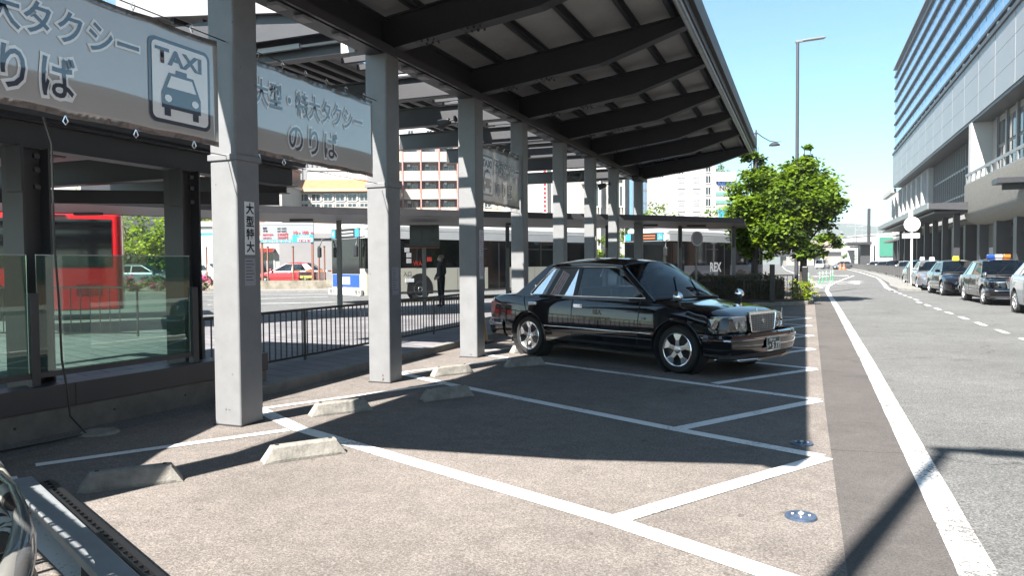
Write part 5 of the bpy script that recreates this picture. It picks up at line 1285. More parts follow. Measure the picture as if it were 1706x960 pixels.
# ================================================================== TREES
def leafcloud(g, blobs, n, size, rng, clumps=60, mats=3, shell=.55):
    cl = []
    tot = sum(b[1][0]*b[1][1]*b[1][2] for b in blobs)
    for (c, r_) in blobs:
        k = max(3, int(clumps*(r_[0]*r_[1]*r_[2])/tot))
        for _ in range(k):
            while True:
                v = Vector((rng.gauss(0, 1), rng.gauss(0, 1), rng.gauss(0, 1)))
                if v.length > .1: break
            v.normalize(); rad = shell+(1-shell)*rng.random()**.7; 
            if rng.random() < .12: rad *= 1.13
            cs = rng.uniform(.14, .30)
            cl.append((Vector(c)+Vector((v.x*r_[0], v.y*r_[1], v.z*r_[2]))*rad, cs*min(r_), rng.choice([0, 0, 1, 2])))
    for i in range(n):
        c, s_, tone = cl[rng.randrange(len(cl))]
        p = c+Vector((rng.gauss(0, 1)*s_, rng.gauss(0, 1)*s_, rng.gauss(0, .7)*s_))
        a = rng.uniform(0, 6.283); tilt = rng.gauss(0, .6); sz = size*rng.uniform(.6, 1.3)
        u = Vector((math.cos(a), math.sin(a), rng.gauss(-.25, .45))).normalized(); v2 = Vector((-math.sin(a), math.cos(a), tilt)).normalized()
        mid = p+u*sz*.5
        g.add([p, mid+v2*sz*.33, p+u*sz, mid-v2*sz*.33], [(0, 1, 2, 3)], tone if rng.random() < .7 else rng.randrange(mats))
def tree(name, label, loc, h, blobs, n, size, seed, clumps=60, leafm=('leaf', 'leaf2', 'leaf3'), trunk_r=.12, group=None, cat='tree', inner=True):
    rng = random.Random(seed); t = thing(name, label, cat, loc, 0, group)
    g = MB(); top = max(b[0][2] for b in blobs)
    P = [Vector((0, 0, -.05)), Vector((.02, .01, h*.2)), Vector((.05, -.03, h*.4)), Vector((.02, .04, h*.62)), Vector((0, 0, top))]
    g.tube(P, [trunk_r*1.2, trunk_r, trunk_r*.8, trunk_r*.55, trunk_r*.15], 9)
    g.build('trunk', M['bark'], t, smooth=60)
    for (c, r_) in blobs:
        g = MB()
        for k in range(3):
            b = Vector(c)+Vector((rng.uniform(-.7, .7)*r_[0], rng.uniform(-.7, .7)*r_[1], rng.uniform(-.2, .7)*r_[2])); a = P[1].lerp(P[3], rng.uniform(.2, 1)); m_ = a.lerp(b, .5)+Vector((0, 0, -.12))
            g.tube([a, m_, b], [trunk_r*.4, trunk_r*.25, trunk_r*.08], 6)
        g.build('limb', M['bark'], t, smooth=60)
    g = MB(); leafcloud(g, blobs, n, size, rng, clumps)
    g.build('crown', [M[q] for q in leafm], t)
    return t
tree('leafy_tree', 'right one of two bright green trees by the planter, crown over the road edge', (-.05, 28.4, .1), 6.0,
     [((.05, 0, 3.6), (1.0, 1.0, 1.1)), ((.1, 0, 4.65), (.6, .65, .7)), ((.7, 0, 3.3), (.65, .7, .7)), ((-.5, 0, 2.5), (.8, .9, .75)), ((.3, 0, 1.95), (.85, .8, .45)), ((.15, 0, 5.2), (.2, .22, .4)), ((-.65, 0, 3.7), (.6, .7, .9)), ((.95, 0, 3.5), (.35, .4, .3)), ((.6, .1, 4.2), (.45, .4, .4)), ((-.35, 0, 4.5), (.45, .5, .5))], 21000, .17, 11, 150)
tree('leafy_tree', 'left hand taller one of the two bright green trees, top beside the canopy tip', (-1.75, 29.0, .1), 6.6,
     [((-.05, 0, 3.7), (.75, .85, 1.2)), ((.0, 0, 4.9), (.5, .5, .75)), ((.5, 0, 3.0), (.85, .9, 1.0)), ((-.3, 0, 2.6), (.6, .8, .8)), ((.0, 0, 5.6), (.2, .2, .4)), ((.3, 0, 1.95), (.9, .9, .5)), ((.6, 0, 4.2), (.6, .6, .6)), ((.9, 0, 3.2), (.6, .8, .8))], 19000, .17, 12, 140)
for k, (px_, Z, h, r_, lb) in enumerate([(1095, 46, 5.1, 1.25, 'small tree peeping over the bus shelter roof before the glass tower'), (1205, 48, 5.4, 1.5, 'small tree over the shelter roof beside the white hotel'), (1055, 50, 4.3, .9, 'smallest tree over the shelter roof, left of its neighbour'), (1007, 52, 3.3, 1.0, 'bush seen between the last two columns, left of the second bus')]):
    p = at(px_, Z); tree('roadside_tree', lb, (p.x, p.y, 0), h, [((0, 0, h-r_*.9), (r_, r_, r_*.9)), ((.5, 0, h-r_*1.7), (r_*.9, r_*.9, r_*.7)), ((-.5, .3, h-r_*1.5), (r_*.6, r_*.6, r_*.7))], 1500, .22, 40+k, 30)
for k, (px_, Z, h, r_, lb) in enumerate([(215, 56, 6.2, 2.4, 'green tree just right of the red bus'), (262, 58, 5.6, 2.2, 'green tree in the middle of the row right of the red bus'), (305, 60, 6.6, 2.3, 'green tree above the parked white car'), (345, 62, 6.4, 2.3, 'green tree beside the white box roof, left of the first column'), (150, 60, 7.6, 2.6, 'tall green tree above the red bus roof')]):
    p = at(px_, Z); tree('background_tree', lb, (p.x, p.y, 0), h, [((0, 0, h-r_*.9), (r_, r_, r_*.9)), ((r_*.5, 0, h-r_*1.5), (r_*.9, r_*.9, r_*.8)), ((-r_*.6, 0, h-r_*1.6), (r_*.8, r_*.8, r_*.8))], 2400, .3, 60+k, 50, trunk_r=.2)
# planter, hedge
pp_ = [(-5.5, 23.5), (-3.2, 24.0), (-.45, 26.1), (.12, 26.75), (.3, 27.6), (.34, 34), (-1, 42), (-3.5, 42), (-5.5, 34)]
o = struct(MB().prism(pp_, -.01, .13).build('planter_kerb', M['concrete'], bevel=.02))
ps2 = [(-5.4, 23.75), (-3.2, 24.2), (-.5, 26.3), (-.05, 26.85), (.12, 27.6), (.16, 34), (-1.1, 41.8), (-3.5, 41.8), (-5.4, 34)]
struct(MB().prism(ps2, .13, .16).build('planter_soil', mat('soil', (.09, .065, .045), .95, var=.3, scale=8)))
def hedge(name, label, pts, depth, h, n, seed, mats, size=.09, z0=.16):
    rng = random.Random(seed); t = thing(name, label, 'hedge', (0, 0, 0)); g = MB(); gi = MB()
    for a, b in zip(pts, pts[1:]):
        a = Vector((a[0], a[1], 0)); b = Vector((b[0], b[1], 0)); d = b-a; L = d.length; d.normalize(); nn = Vector((-d.y, d.x, 0))
        if nn.y < 0: nn = -nn
        gi.prism([(q.x, q.y) for q in (a+nn*.12, b+nn*.12, b+nn*(depth-.1), a+nn*(depth-.1))], z0, z0+h-.14)
        for _ in range(int(n*L)):
            face = rng.random(); u = rng.uniform(-.02, L)
            if face < .62: v = rng.gauss(.08, .05); z = rng.uniform(0, h)
            else: v = rng.uniform(0, depth); z = h+rng.gauss(-.05, .05)
            z += .05*math.sin(u*3.1)+.03*math.sin(u*7); v += .04*math.sin(u*4.3)
            p = a+d*u+nn*v+Vector((0, 0, z0+z)); aa = rng.uniform(0, 6.28); uu = Vector((math.cos(aa), math.sin(aa), rng.gauss(.2, .5))).normalized(); vv = uu.orthogonal().normalized(); s_ = size*rng.uniform(.6, 1.3)
            g.add([p, p+uu*s_*.5+vv*s_*.3, p+uu*s_, p+uu*s_*.5-vv*s_*.3], [(0, 1, 2, 3)], rng.randrange(len(mats)))
    gi.build('branches', M['bark'], t); g.build('foliage', [M[q] for q in mats], t); return t
M['hedge2'] = leafmat('hedge_brown_leaf', (.09, .06, .03), .2)
hedge('hedge', 'dark reddish clipped hedge behind the bonnet of the black taxi', [(-5.3, 24.3), (-3.2, 24.75), (-.55, 26.85)], 1.2, .8, 1000, 5, ('hedge', 'hedge2', 'leaf2'))
sb = thing('shrub', 'bright yellow green shrub at the corner of the planter', 'shrub', (-.12, 27.2, .14)); rng = random.Random(3)
g = MB(); leafcloud(g, [((0, 0, .38), (.34, .4, .36)), ((.05, -.1, .2), (.38, .36, .25))], 900, .1, rng, 24); g.build('foliage', [M['yleaf'], M['leaf3'], M['yleaf']], sb)
MB().tube([(0, 0, 0), (0, 0, .4)], [.02, .01], 6).build('stem', M['bark'], sb)
railing('railing', 'dark railing in front of the hedge by the planter', (-4.9, 23.95), (-.35, 26.35), h=.88, z0=.13)
MB_ = MB().box((-.98, 25.75, .75), (.16, .16, 1.25)).build('planter_post', M['rail'], bevel=.01); tag(MB_, 'thick dark square post at the front of the planter', 'post')
MB_ = MB().box((.02, 27.9, .72), (.2, .2, 1.15)).build('planter_post', M['black'], bevel=.03); tag(MB_, 'black pointed post behind the bright shrub', 'post')

# ================================================================== STREET LAMPS
def mastlamp(label, loc, h, rz, r=.075, arm=1.15):
    t = thing('street_lamp', label, 'street lamp', loc, rz)
    MB().tube([(0, 0, 0), (0, 0, h*.5), (0, 0, h)], [r*1.15, r, r*.8], 14).build('pole', M['steel_m'], t, smooth=60)
    MB().cyl((0, 0, .15), r*1.6, .3, 16).build('pole_base', M['steel_m'], t)
    a = MB().bar((-.1, 0, h-.02), (.28, 0, h+.04), .12, .1).build('lamp_arm', M['steel'], t, bevel=.02)
    MB().bar((.2, 0, h+.03), (arm, 0, h+.16), .24, .08).build('lamp_head', M['steel'], t, bevel=.03)
    return t
p = at(1327, 31.5); mastlamp('tall slim grey street lamp rising behind the green trees', (p.x, p.y, 0), hz(76, 31.5), yy)
mastlamp('street lamp behind the photographer, seen only as the long shadow at lower right', (-1.71, -2.46, 0), 10.0, R(-2), r=.075, arm=1.7)
p = at(1259, 27.5); t = thing('street_lamp', 'ornate street lamp with sweeping curved arm between canopy tip and tree', 'street lamp', (p.x, p.y, 0), yy); ht = hz(222, 27.5)
MB().tube([(0, 0, 0), (0, 0, ht)], [.05, .03], 10).build('pole', M['steel_m'], t, smooth=60)
MB().lathe([(0, ht+.06), (.03, ht+.02), (.02, ht-.05), (.06, ht-.1), (.02, ht-.14)], 12, 'z').build('finial', M['steel_m'], t, smooth=60)
for s in (-1, 1):
    a = MB().tube([(0, 0, ht-.05), (s*.22, 0, ht-.22), (s*.5, 0, ht-.38), (s*.75, 0, ht-.42), (s*.95, 0, ht-.40)], [.018, .018, .016, .014, .008], 6).build('lamp_arm', M['steel_m'], t, smooth=60)
    MB().lathe([(0, ht-.43), (.10, ht-.44), (.2, ht-.52), (.2, ht-.55), (0, ht-.55)], 16, 'z', c=(s*.68, 0, 0)).build('lamp_head', M['steel_m'], a, smooth=40)

# ================================================================== ISLAND FENCE, SIGN POLE, POSTS
fe = thing('island_fence', 'long brown grey mesh fence curving along the traffic island', 'fence', (0, 0, 0))
fp = [(5.5, 45.9), (5.62, 48), (6.0, 53), (6.5, 60), (7.1, 74), (7.7, 100), (8.6, 160)]
sm = [Vector((a, b, 0)) for a, b in fp]
fm = mat('fence_mesh', (.17, .145, .13), .6, var=.15, scale=20)
for a, b in zip(sm, sm[1:]):
    d = b-a; n_ = Vector((-d.y, d.x, 0)).normalized()*.02
    MB().prism([(q.x, q.y) for q in (a+n_, b+n_, b-n_, a-n_)], .36, 1.04).build('mesh_panel', fm, fe)
    MB().bar(a+Vector((0, 0, 1.06)), b+Vector((0, 0, 1.06)), .05, .04).build('fence_rail', M['steel_d'], fe)
L_ = 0
for a, b in zip(sm, sm[1:]):
    d = b-a; n_ = int(d.length/2)
    for k in range(n_): q = a+d*k/n_; MB().box((q.x, q.y, .58), (.06, .06, .95)).build('fence_post', M['steel'], fe)
sp = thing('sign_pole', 'white sign pole with round sign back and small plate at the tip of the island', 'sign', (5.38, 45.0, .13))
hp = hz(358, 41)-.13
MB().cyl((0, 0, hp/2), .06, hp, 14).build('pole', M['white'], sp, smooth=60)
MB().cyl((0, 0, .05), .2, .1, 16).build('base', M['concrete'], sp)
zz = hz(381, 41.5)-.13
MB().cyl((0, -.08, zz), .40, .02, 36, axis='y').build('round_sign', M['white'], sp)
MB().cyl((0, -.095, zz), .34, .008, 36, axis='y').build('sign_face', M['deck_l'], sp)
MB().box((-.05, -.08, zz-.62), (.85, .02, .26)).build('small_plate', M['white'], sp, bevel=.004)
MB().box((-.12, .02, hp-.2), (.1, .1, .45)).build('bracket', M['white'], sp)
rp = thing('rubber_post', '', 'bollard', (0, 0, 0), 0, 'green and white rubber posts on the hatched area')
MB().lathe([(0, 0), (.12, 0), (.12, .03), (.04, .05), (.04, .25), (.045, .25), (.045, .33), (.04, .33), (.04, .8), (0, .82)], 14, 'z').build('post', M['green'], rp, smooth=40)
for z in (.42, .6, .73): MB().cyl((0, 0, z), .043, .07, 14).build('white_band', M['white'], rp)
PL = [((.25, 48.5), 'leftmost rubber post, mostly white, before the hatching'), ((.95, 52.5), 'rubber post nearest the camera in the green row'), ((1.2, 55.5), 'second nearest green rubber post'), ((1.5, 58.0), 'middle green rubber post'), ((1.85, 60.5), 'fourth green rubber post counted from the near end'), ((2.1, 63.5), 'farthest green rubber post of the row')]
for k, (xy, lb) in enumerate(PL):
    o = rp if k == 0 else copy_tree(rp); o.location = (xy[0], xy[1], .004); o['label'] = lb
cn = thing('traffic_cone', '', 'barrier', (0, 0, 0), 0, 'red and white barrier blocks at the end of the island')
MB().lathe([(0, .75), (.05, .75), (.2, .06), (.26, .05), (.26, 0)], 14, 'z').build('cone_body', M['orange'], cn, smooth=40); MB().lathe([(.16, .25), (.115, .42)], 14, 'z').build('white_band', M['white'], cn)
for k, (px_, Z) in enumerate([(1394, 140), (1400, 135), (1406, 130), (1411, 150)]):
    o = cn if k == 0 else copy_tree(cn); p = at(px_, Z); o.location = (p.x, p.y, .0); o.scale = (1.5, 1.5, 1.5); o['label'] = ['leftmost red barrier cone at the island end', 'second red barrier cone from the left at the island end', 'big red barrier cone right in front of the fence end', 'farthest red barrier cone by the fence end'][k]
# ================================================================== STATION BUILDING (right)
st = thing('station_building', 'huge station building with blue striped glass front and pale metal band', 'building', (0, 0, 0))
XS, Y0, Y1 = 14.0, 57.0, 142.0
zf = [onX(1488, y, XS).z for y in (131, 150, 170, 190, 209, 228, 248)]
zt = onX(1488, 118, XS).z; zb1, zb0 = onX(1488, 258, XS).z, 14.25
MB().bx(XS+.7, XS+10, Y0, Y1, zb1, zt).build('core', M['wallgrey'], st)
g = MB(); nb = 30
for k in range(len(zf)+0):
    za = zf[k+1] if k+1 < len(zf) else zb1+.2
for k in range(nb):
    ya = Y0+(Y1-Y0)*k/nb; yb = Y0+(Y1-Y0)*(k+1)/nb
    g = MB(); g.bx(XS+.3, XS+.35, ya+.03, yb-.03, zf[-1]+.1, zt-.2); g.build('glass_bay', M['bluewin'], st)
for k, z in enumerate(zf):
    MB().bx(XS+.08, XS+.32, Y0-.1, Y1+.1, z-.13, z+.13).build('dark_fin', M['steel_d'], st)
g = MB()
for k in range(nb+1): ya = Y0+(Y1-Y0)*k/nb; g.bx(XS+.285, XS+.37, ya-.04, ya+.04, zf[-1], zt-.1)
g.build('mullions', M['steel'], st)
MB().bx(XS-.1, XS+.6, Y0, Y1, zt-.2, zt).build('parapet', M['steel'], st)
MB().bx(XS-.15, XS+.3, Y0, Y1+.1, zb1-.1, zb1+.25).build('lower_fin', M['steel_m'], st)
g = MB(); yk = Y0+1
r_ = random.Random(8)
while yk < Y1-1:
    g.bar((XS+.2, yk, zb1+.25), (XS+.2, yk+1.4, zf[-1]-.2), .1, .3); yk += 3.4
g.build('struts', M['white'], st)
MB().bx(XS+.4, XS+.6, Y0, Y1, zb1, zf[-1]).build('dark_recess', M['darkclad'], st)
# pale band in panels
nb = 14
for k in range(nb):
    ya = Y0+(Y1-Y0)*k/nb; yb = Y0+(Y1-Y0)*(k+1)/nb
    for (za, zc_) in ((zb0, zb0+1.72), (zb0+1.75, zb0+3.5), (zb0+3.53, zb1-.12)):
        MB().bx(XS, XS+.5, ya+.06, yb-.06, za, zc_).build('cladding_panel', M['panel'], st)
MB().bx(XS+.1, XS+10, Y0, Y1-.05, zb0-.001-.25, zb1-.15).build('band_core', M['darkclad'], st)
# under the band
YP = 78.0
MB().bx(XS+.02, XS+1.7, YP, YP+1.1, 5.2, zb0-.26).build('white_pier', M['wallwhite'], st)
MB().bx(XS+2.2, XS+10, YP+1.1, 113, 6.0, zb0-.26).build('glass_wall', M['darkwin'], st)
g = MB()
for k in range(25): g.bx(XS+1.9, XS+2.2, YP+2+k*1.4, YP+2.12+k*1.4, 6.0, zb0-.26)
for z in (8.6, 11.4): g.bx(XS+1.95, XS+2.2, YP+1.2, 113, z-.12, z+.12)
g.build('wall_mullions', M['steel'], st)
MB().bx(XS+1.4, XS+10, 113, 158, 6.2, zb0-.27).build('arcade_wall', M['wallwhite'], st)
for k in range(8):
    ya = 115+k*5.2; MB().bx(XS+.9, XS+1.42, ya, ya+1.3, 6.2, zb0-.8).build('white_fin', M['wallwhite'], st)
    MB().bx(XS+1.3, XS+1.398, ya+2.0, ya+3.9, 7.0, 11.5).build('niche_shade', M['darkwin'], st)  # dark sheet stands for the shade in a wall niche
MB().bx(XS-.1, XS+.6, 142.2, 158, zb0-1.0, zb0-.3).build('cornice', M['wallwhite'], st)
# near wing with balcony
MB().bx(XS+1.7, XS+10, Y0, YP, 5.3, zb0-.26).build('wing_wall', M['wallstone'], st)
for k in range(7):
    ya = 75.4-k*3.3
    for (za, zc_) in ((9.4, 11.2), (11.5, 13.4)):
        o = MB().bx(XS+1.62, XS+1.71, ya-2.5, ya, za, zc_).build('window', M['darkwin'], st)
        MB().bx(XS+1.58, XS+1.625, ya-1.29, ya-1.21, za, zc_).build('window_frame', M['steel'], o)
    MB().bx(XS+1.5, XS+1.72, ya+.15, ya+.55, 8.5, zb0-.27).build('pilaster', M['steel'], st)
XP = 13.5
zpt, zpb = onX(1640, 294, XP).z, onX(1640, 352, XP).z
g = MB(); prof = [(XP, zpt), (XP+.3, zpt), (XP+.3, zpb), (XP+1.5, zpb-.6), (XP+1.5, zpb-.8), (XP+1.0, zpb-.75), (XP+.35, zpb-.45), (XP+.08, zpb-.05), (XP, zpb+.35)]
g.extr([(x, Y0, z) for x, z in prof], (0, 77.8-Y0, 0)); g.build('balcony_parapet', M['concrete'], st, smooth=50)
g = MB(); g.bx(XP+.05, XP+.15, Y0, 77.7, zpt+.75, zpt+1.0); g.bx(XP+.05, XP+.15, Y0, 77.7, zpt+.02, zpt+.12)
k = 77.5
while k > Y0: g.bx(XP+.05, XP+.15, k-.35, k, zpt+.1, zpt+.8); k -= 1.9
g.build('balcony_rail', M['steel'], st)
g = MB(); p = onX(1652, 309, 11.8); g.bx(11.8, 13.5, Y0, p.y, p.z, p.z+.35); g.bx(12.2, 13.5, Y0+1, p.y-1, p.z-.4, p.z-.01); g.build('side_canopy', M['steel_d'], st)
MB().bx(XS+.1, XS+10, Y0, 158, 4.95, 5.29).build('floor_slab', M['concrete'], st)
# ground floor arcade
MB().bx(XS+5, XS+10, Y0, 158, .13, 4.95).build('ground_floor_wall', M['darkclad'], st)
yk = 58.0; k = 0
while yk < 150:
    MB().bx(XS+.5, XS+1.5, yk, yk+1.0, .13, 4.95).build('arcade_pillar', M['darkclad' if yk > 78 else 'steel_m'], st)
    if k % 2 == 0: MB().bx(XS+4.7, XS+4.99, yk+1.5, yk+4.5, .4, 3.8).build('shop_window', M['darkwin'], st)
    yk += 6.2; k += 1
MB().bx(XS+1.2, XS+1.5, 72, 77.5, .13, 4.95).build('olive_wall', mat('olive_wall', (.16, .15, .12), .7), st)
MB().bx(XS+1.05, XS+1.19, 74.2, 75.6, 1.0, 2.6).build('notice_board', M['white'], st)
# low entrance canopy
ec = thing('entrance_canopy', 'low dark canopy with grey edge sticking out from the station front', 'canopy', (0, 0, 0))
zc0 = 6.05
g = MB(); g.add([(10.4, 76, zc0+.12), (13.98, 76, zc0-.1), (13.98, 124, zc0-.1), (10.4, 124, zc0+.12), (10.4, 76, zc0+.62), (13.98, 76, zc0+.62), (13.98, 124, zc0+.62), (10.4, 124, zc0+.62)], [(0, 3, 2, 1), (4, 5, 6, 7), (0, 1, 5, 4), (1, 2, 6, 5), (2, 3, 7, 6), (3, 0, 4, 7)]); g.build('canopy_slab', M['steel_m'], ec)
MB().bx(10.3, 10.4, 75.9, 124, zc0+.1, zc0+.66).build('edge_trim', M['steel'], ec)
MB().bx(10.9, 13.9, 76.3, 123.5, zc0-.25, zc0-.12).build('soffit', M['steel_d'], ec)
for k in range(8): yk = 79+k*6; MB().bx(12.9, 13.4, yk, yk+.5, .13, zc0-.2).build('canopy_column', M['steel_d'], ec)
p = at(1430, 150); lc = thing('small_canopy', 'small dark canopy on a grey block at the far end of the queue', 'canopy', (p.x, p.y, 0), 0)
zq = hz(410, 150); MB().box((0, 3, zq), (4.4, 12, .5)).build('canopy_slab', M['steel_d'], lc); MB().box((1.2, 3, zq/2-.2), (1.8, 8, zq-.3)).build('canopy_block', M['steel_m'], lc); MB().box((-1.2, 4, zq/2-.6), (1.2, 3, zq-1.4)).build('kiosk', M['white'], lc)
lb_ = thing('reflected_block', 'unseen low building added on the right to be reflected in the banners', 'building', (0, 0, 0))  # unseen block added so that its roofline mirrors in the glossy banners
MB().bx(14, 30, -12, 49, .13, 7.6).build('wall', M['wallbrown'], lb_); MB().bx(13.8, 30, -12.1, 49.1, 7.6, 7.85).build('roof', M['steel_m'], lb_)
for k in range(14): MB().bx(13.95, 14.0, -10+k*4.2, -7.6+k*4.2, 1, 3.2).build('window', M['darkwin'], lb_)

# ================================================================== BACKGROUND BUILDINGS
def bld(label, px0, px1, ytop, Z, wall, depth=14, name='building', z0=0, rot=0, roofm=None):
    p = at((px0+px1)/2, Z); t = thing(name, label, 'building', (p.x, p.y, 0), yy+rot)
    w_ = (px1-px0)/FPX*Z; h = hz(ytop, Z)
    MB().bx(-w_/2, w_/2, 0, depth, z0, h).build('wall', M[wall], t)
    MB().bx(-w_/2-.15, w_/2+.15, -.15, depth+.1, h, h+.35).build('roof', M[roofm or wall], t)
    return t, w_, h
def lx(px_, px0, px1, Z): return (px_-(px0+px1)/2)/FPX*Z
def win(t, x0, x1, z0, z1, mt='darkwin', fr='white', y=-.03, mull=1):
    o = MB().bx(x0, x1, y, .01, z0, z1).build('window', M[mt], t)
    if fr:
        g = MB(); e = .07; g.bx(x0-e, x1+e, y-.05, 0, z0-e*1.5, z0); g.bx(x0-e, x0, y-.03, 0, z0, z1); g.bx(x1, x1+e, y-.03, 0, z0, z1); g.bx(x0-e, x1+e, y-.03, 0, z1, z1+e)
        for k in range(mull): xm = x0+(x1-x0)*(k+1)/(mull+1); g.bx(xm-.03, xm+.03, y-.02, 0, z0, z1)
        g.build('frame', M[fr], o)
    return o
# apartment block with balconies
Z = 120; a0, a1 = 600, 800
t, w_, h = bld('tall white apartment block with peach balcony panels and pink pillars', a0, a1, 120, Z, 'wallwhite')
rows_ = [240, 271, 301, 331, 361, 391]
px_edges = [612, 640, 675, 705, 735, 765, 795]
for i, yr_ in enumerate(rows_):
    zt_ = hz(yr_, Z); z_ = hz(yr_+30, Z)
    x0, x1 = lx(604, a0, a1, Z), lx(798, a0, a1, Z)
    MB().bx(x0, x1, -1.4, 0, z_-.12, z_+.12).build('balcony_slab', M['wallwhite'], t)
    MB().bx(x0, x1, -.05, 0, z_+.12, zt_-.12).build('balcony_recess', mat('recess_%d' % i, (.5, .32, .26), .8) if i == 0 else bpy.data.materials['recess_0'], t)
    for a, b in zip(px_edges, px_edges[1:]):
        xa, xb2 = lx(a, a0, a1, Z), lx(b, a0, a1, Z)
        MB().bx(xa+.18, xb2-.18, -1.42, -1.36, z_+.1, z_+1.45).build('balcony_panel', M['peach'], t)
        win(t, (xa+xb2)/2-.9, (xa+xb2)/2+.7, z_+.2, zt_-.6, 'darkwin', 'white', -.09)
        MB().box((xa+.9, -.6, zt_-.55), (.5, .4, .4)).build('balcony_lamp', M['white'], t)
for a in px_edges[1:-1]:
    xa = lx(a, a0, a1, Z); MB().bx(xa-.1, xa+.1, -1.5, 0, 0, hz(232, Z)).build('pillar', M['pink'], t)
for a in (657, 687, 718, 748):
    xa = lx(a, a0, a1, Z); win(t, xa-.4, xa+.4, hz(228, Z), hz(218, Z), 'darkwin', 'white')
# orange roofed building
Z = 92; a0, a1 = 455, 640
t, w_, h = bld('long low building with an orange tiled roof and cream walls', a0, a1, 318, Z, 'wallcream', 12)
g = MB(); x0, x1 = -w_/2-.4, w_/2+.4; zr_ = hz(302, Z)
g.add([(x0, -.6, h), (x1, -.6, h), (x1, 6, zr_+1), (x0+2.2, 6, zr_+1), (x0, 12.6, h), (x1, 12.6, h)], [(0, 1, 2, 3), (3, 2, 5, 4), (0, 3, 4), (1, 5, 2), (0, 4, 5, 1)]); g.build('tiled_roof', M['roof_orange'], t)
for r2, (ya, yb) in enumerate(((322, 333), (338, 349))):
    for k in range(9):
        xa = lx(468+k*20, a0, a1, Z); win(t, xa-.45, xa+.55, hz(yb, Z), hz(ya, Z), 'darkwin', 'white'); MB().bx(xa+.62, xa+.8, -.1, 0, hz(yb, Z), hz(ya, Z)).build('pilaster', M['wallwhite'], t)
t, w_, h = bld('plain white block behind the orange roof', 515, 640, 283, 104, 'wallwhite')
for k in range(4): xa = -3+k*2.5; win(t, xa, xa+1, h-2.4, h-1.7, 'darkwin', 'white')
t, w_, h = bld('grey ribbed tower behind the white block', 470, 565, 150, 150, 'wallgrey')
for k in range(12): MB().bx(-w_/2+.3+k*w_/12, -w_/2+.65+k*w_/12, -.2, 0, 0, h).build('rib', M['steel'], t)
t, w_, h = bld('pale blue grey house left of the orange roof', 443, 472, 305, 84, 'wallstone')
for ya in (318, 332): win(t, -.6, .6, hz(ya+8, 84), hz(ya, 84), 'darkwin', 'white')
# brown pink building
Z = 85; a0, a1 = 290, 446
t, w_, h = bld('brown pink tiled building behind the left shelter', a0, a1, 262, Z, 'pink2' if 'pink2' in M else 'wallbrown')
for yy2 in (280, 301, 322):
    for a in (318, 332, 352, 372, 392, 412, 432): xa = lx(a, a0, a1, Z); win(t, xa-.5, xa+.5, hz(yy2+9, Z), hz(yy2-2, Z), 'darkwin', 'white')
t, w_, h = bld('white sunlit building seen in the gap of the left shelter', 60, 190, 285, 95, 'wallwhite')
for k in range(5): win(t, -4+k*1.8, -3+k*1.8, hz(330, 95), hz(315, 95))
t, w_, h = bld('white box shaped roof behind the low wall, left of the first column', 322, 362, 374, 52, 'wallwhite', 5); 
MB().bx(-w_/2, w_/2, -.02, 0, h-.6, h-.45).build('blue_stripe', M['cyan'], t)
# between the third and fourth columns
Z = 100; t, w_, h = bld('small tan building below the far banner', 800, 842, 318, Z, 'wallcream')
win(t, -1.0, -.2, hz(345, Z), hz(334, Z)); MB().bx(-w_/2-1.2, -w_/2, 0, 3, 0, h-.6).build('annex', M['wallwhite'], t)
t, w_, h = bld('white slab building between the fourth and fifth columns with a sign strip', 838, 938, 268, 80, 'wallwhite')
o = MB().box((lx(908, 838, 938, 80), -.35, hz(318, 80)), (.5, .5, 6.0)).build('vertical_sign', M['paper'], t); g = MB()
for k in range(12): g.bx(lx(908, 838, 938, 80)-.15, lx(908, 838, 938, 80)+.15, -.63, -.61, hz(318, 80)-2.8+.46*k, hz(318, 80)-2.5+.46*k)
g.build('sign_writing', M['redink'], o)
for k in range(4): win(t, -2.6, -1.4, 2+k*2.6, 3.4+k*2.6, 'deck_l', 'white')
# rounded stone building
p = at(1000, 74); rb2 = thing('rounded_building', 'pale stone building with curved ribbed cornice between the columns', 'building', (p.x, p.y, 0), yy)
Z = 74; h = hz(296, Z); g = MB(); pl = [(-4.2, 9), (-4.2, 3)]+[(-4.2+2.2*(1-math.cos(R(a))), 3-3*math.sin(R(a))) for a in range(10, 91, 10)]+[(2.6, 1.0), (3.3, 2.2), (3.3, 9)]
g.prism(pl, 0, h); g.build('wall', M['wallstone'], rb2)
MB().prism([(x*1.05, y-.35) for x, y in pl], h, h+.8).build('cornice', M['wallwhite'], rb2, bevel=.1)
MB().prism([(x*.92, y+.3) for x, y in pl], h+.8, h+1.5).build('attic', M['wallwhite'], rb2, bevel=.1)
for x in (-1.6, -.4, .8, 2.0):
    win(rb2, x, x+.5, hz(345, Z), hz(312, Z), 'darkwin', 'white', -.05+(.0 if x < 0 else .25*x))
for k in range(6): xq = -3.6+k*1.2; MB().bx(xq-.06, xq+.06, (-.2 if k > 1 else 1.2-.6*k), .5 if k > 1 else 2, 0, h).build('rib', M['wallwhite'], rb2)
MB().box((-1.2, -.3, hz(302, Z)), (1.5, .5, 1.0)).build('pediment', M['wallstone'], rb2, bevel=.2)
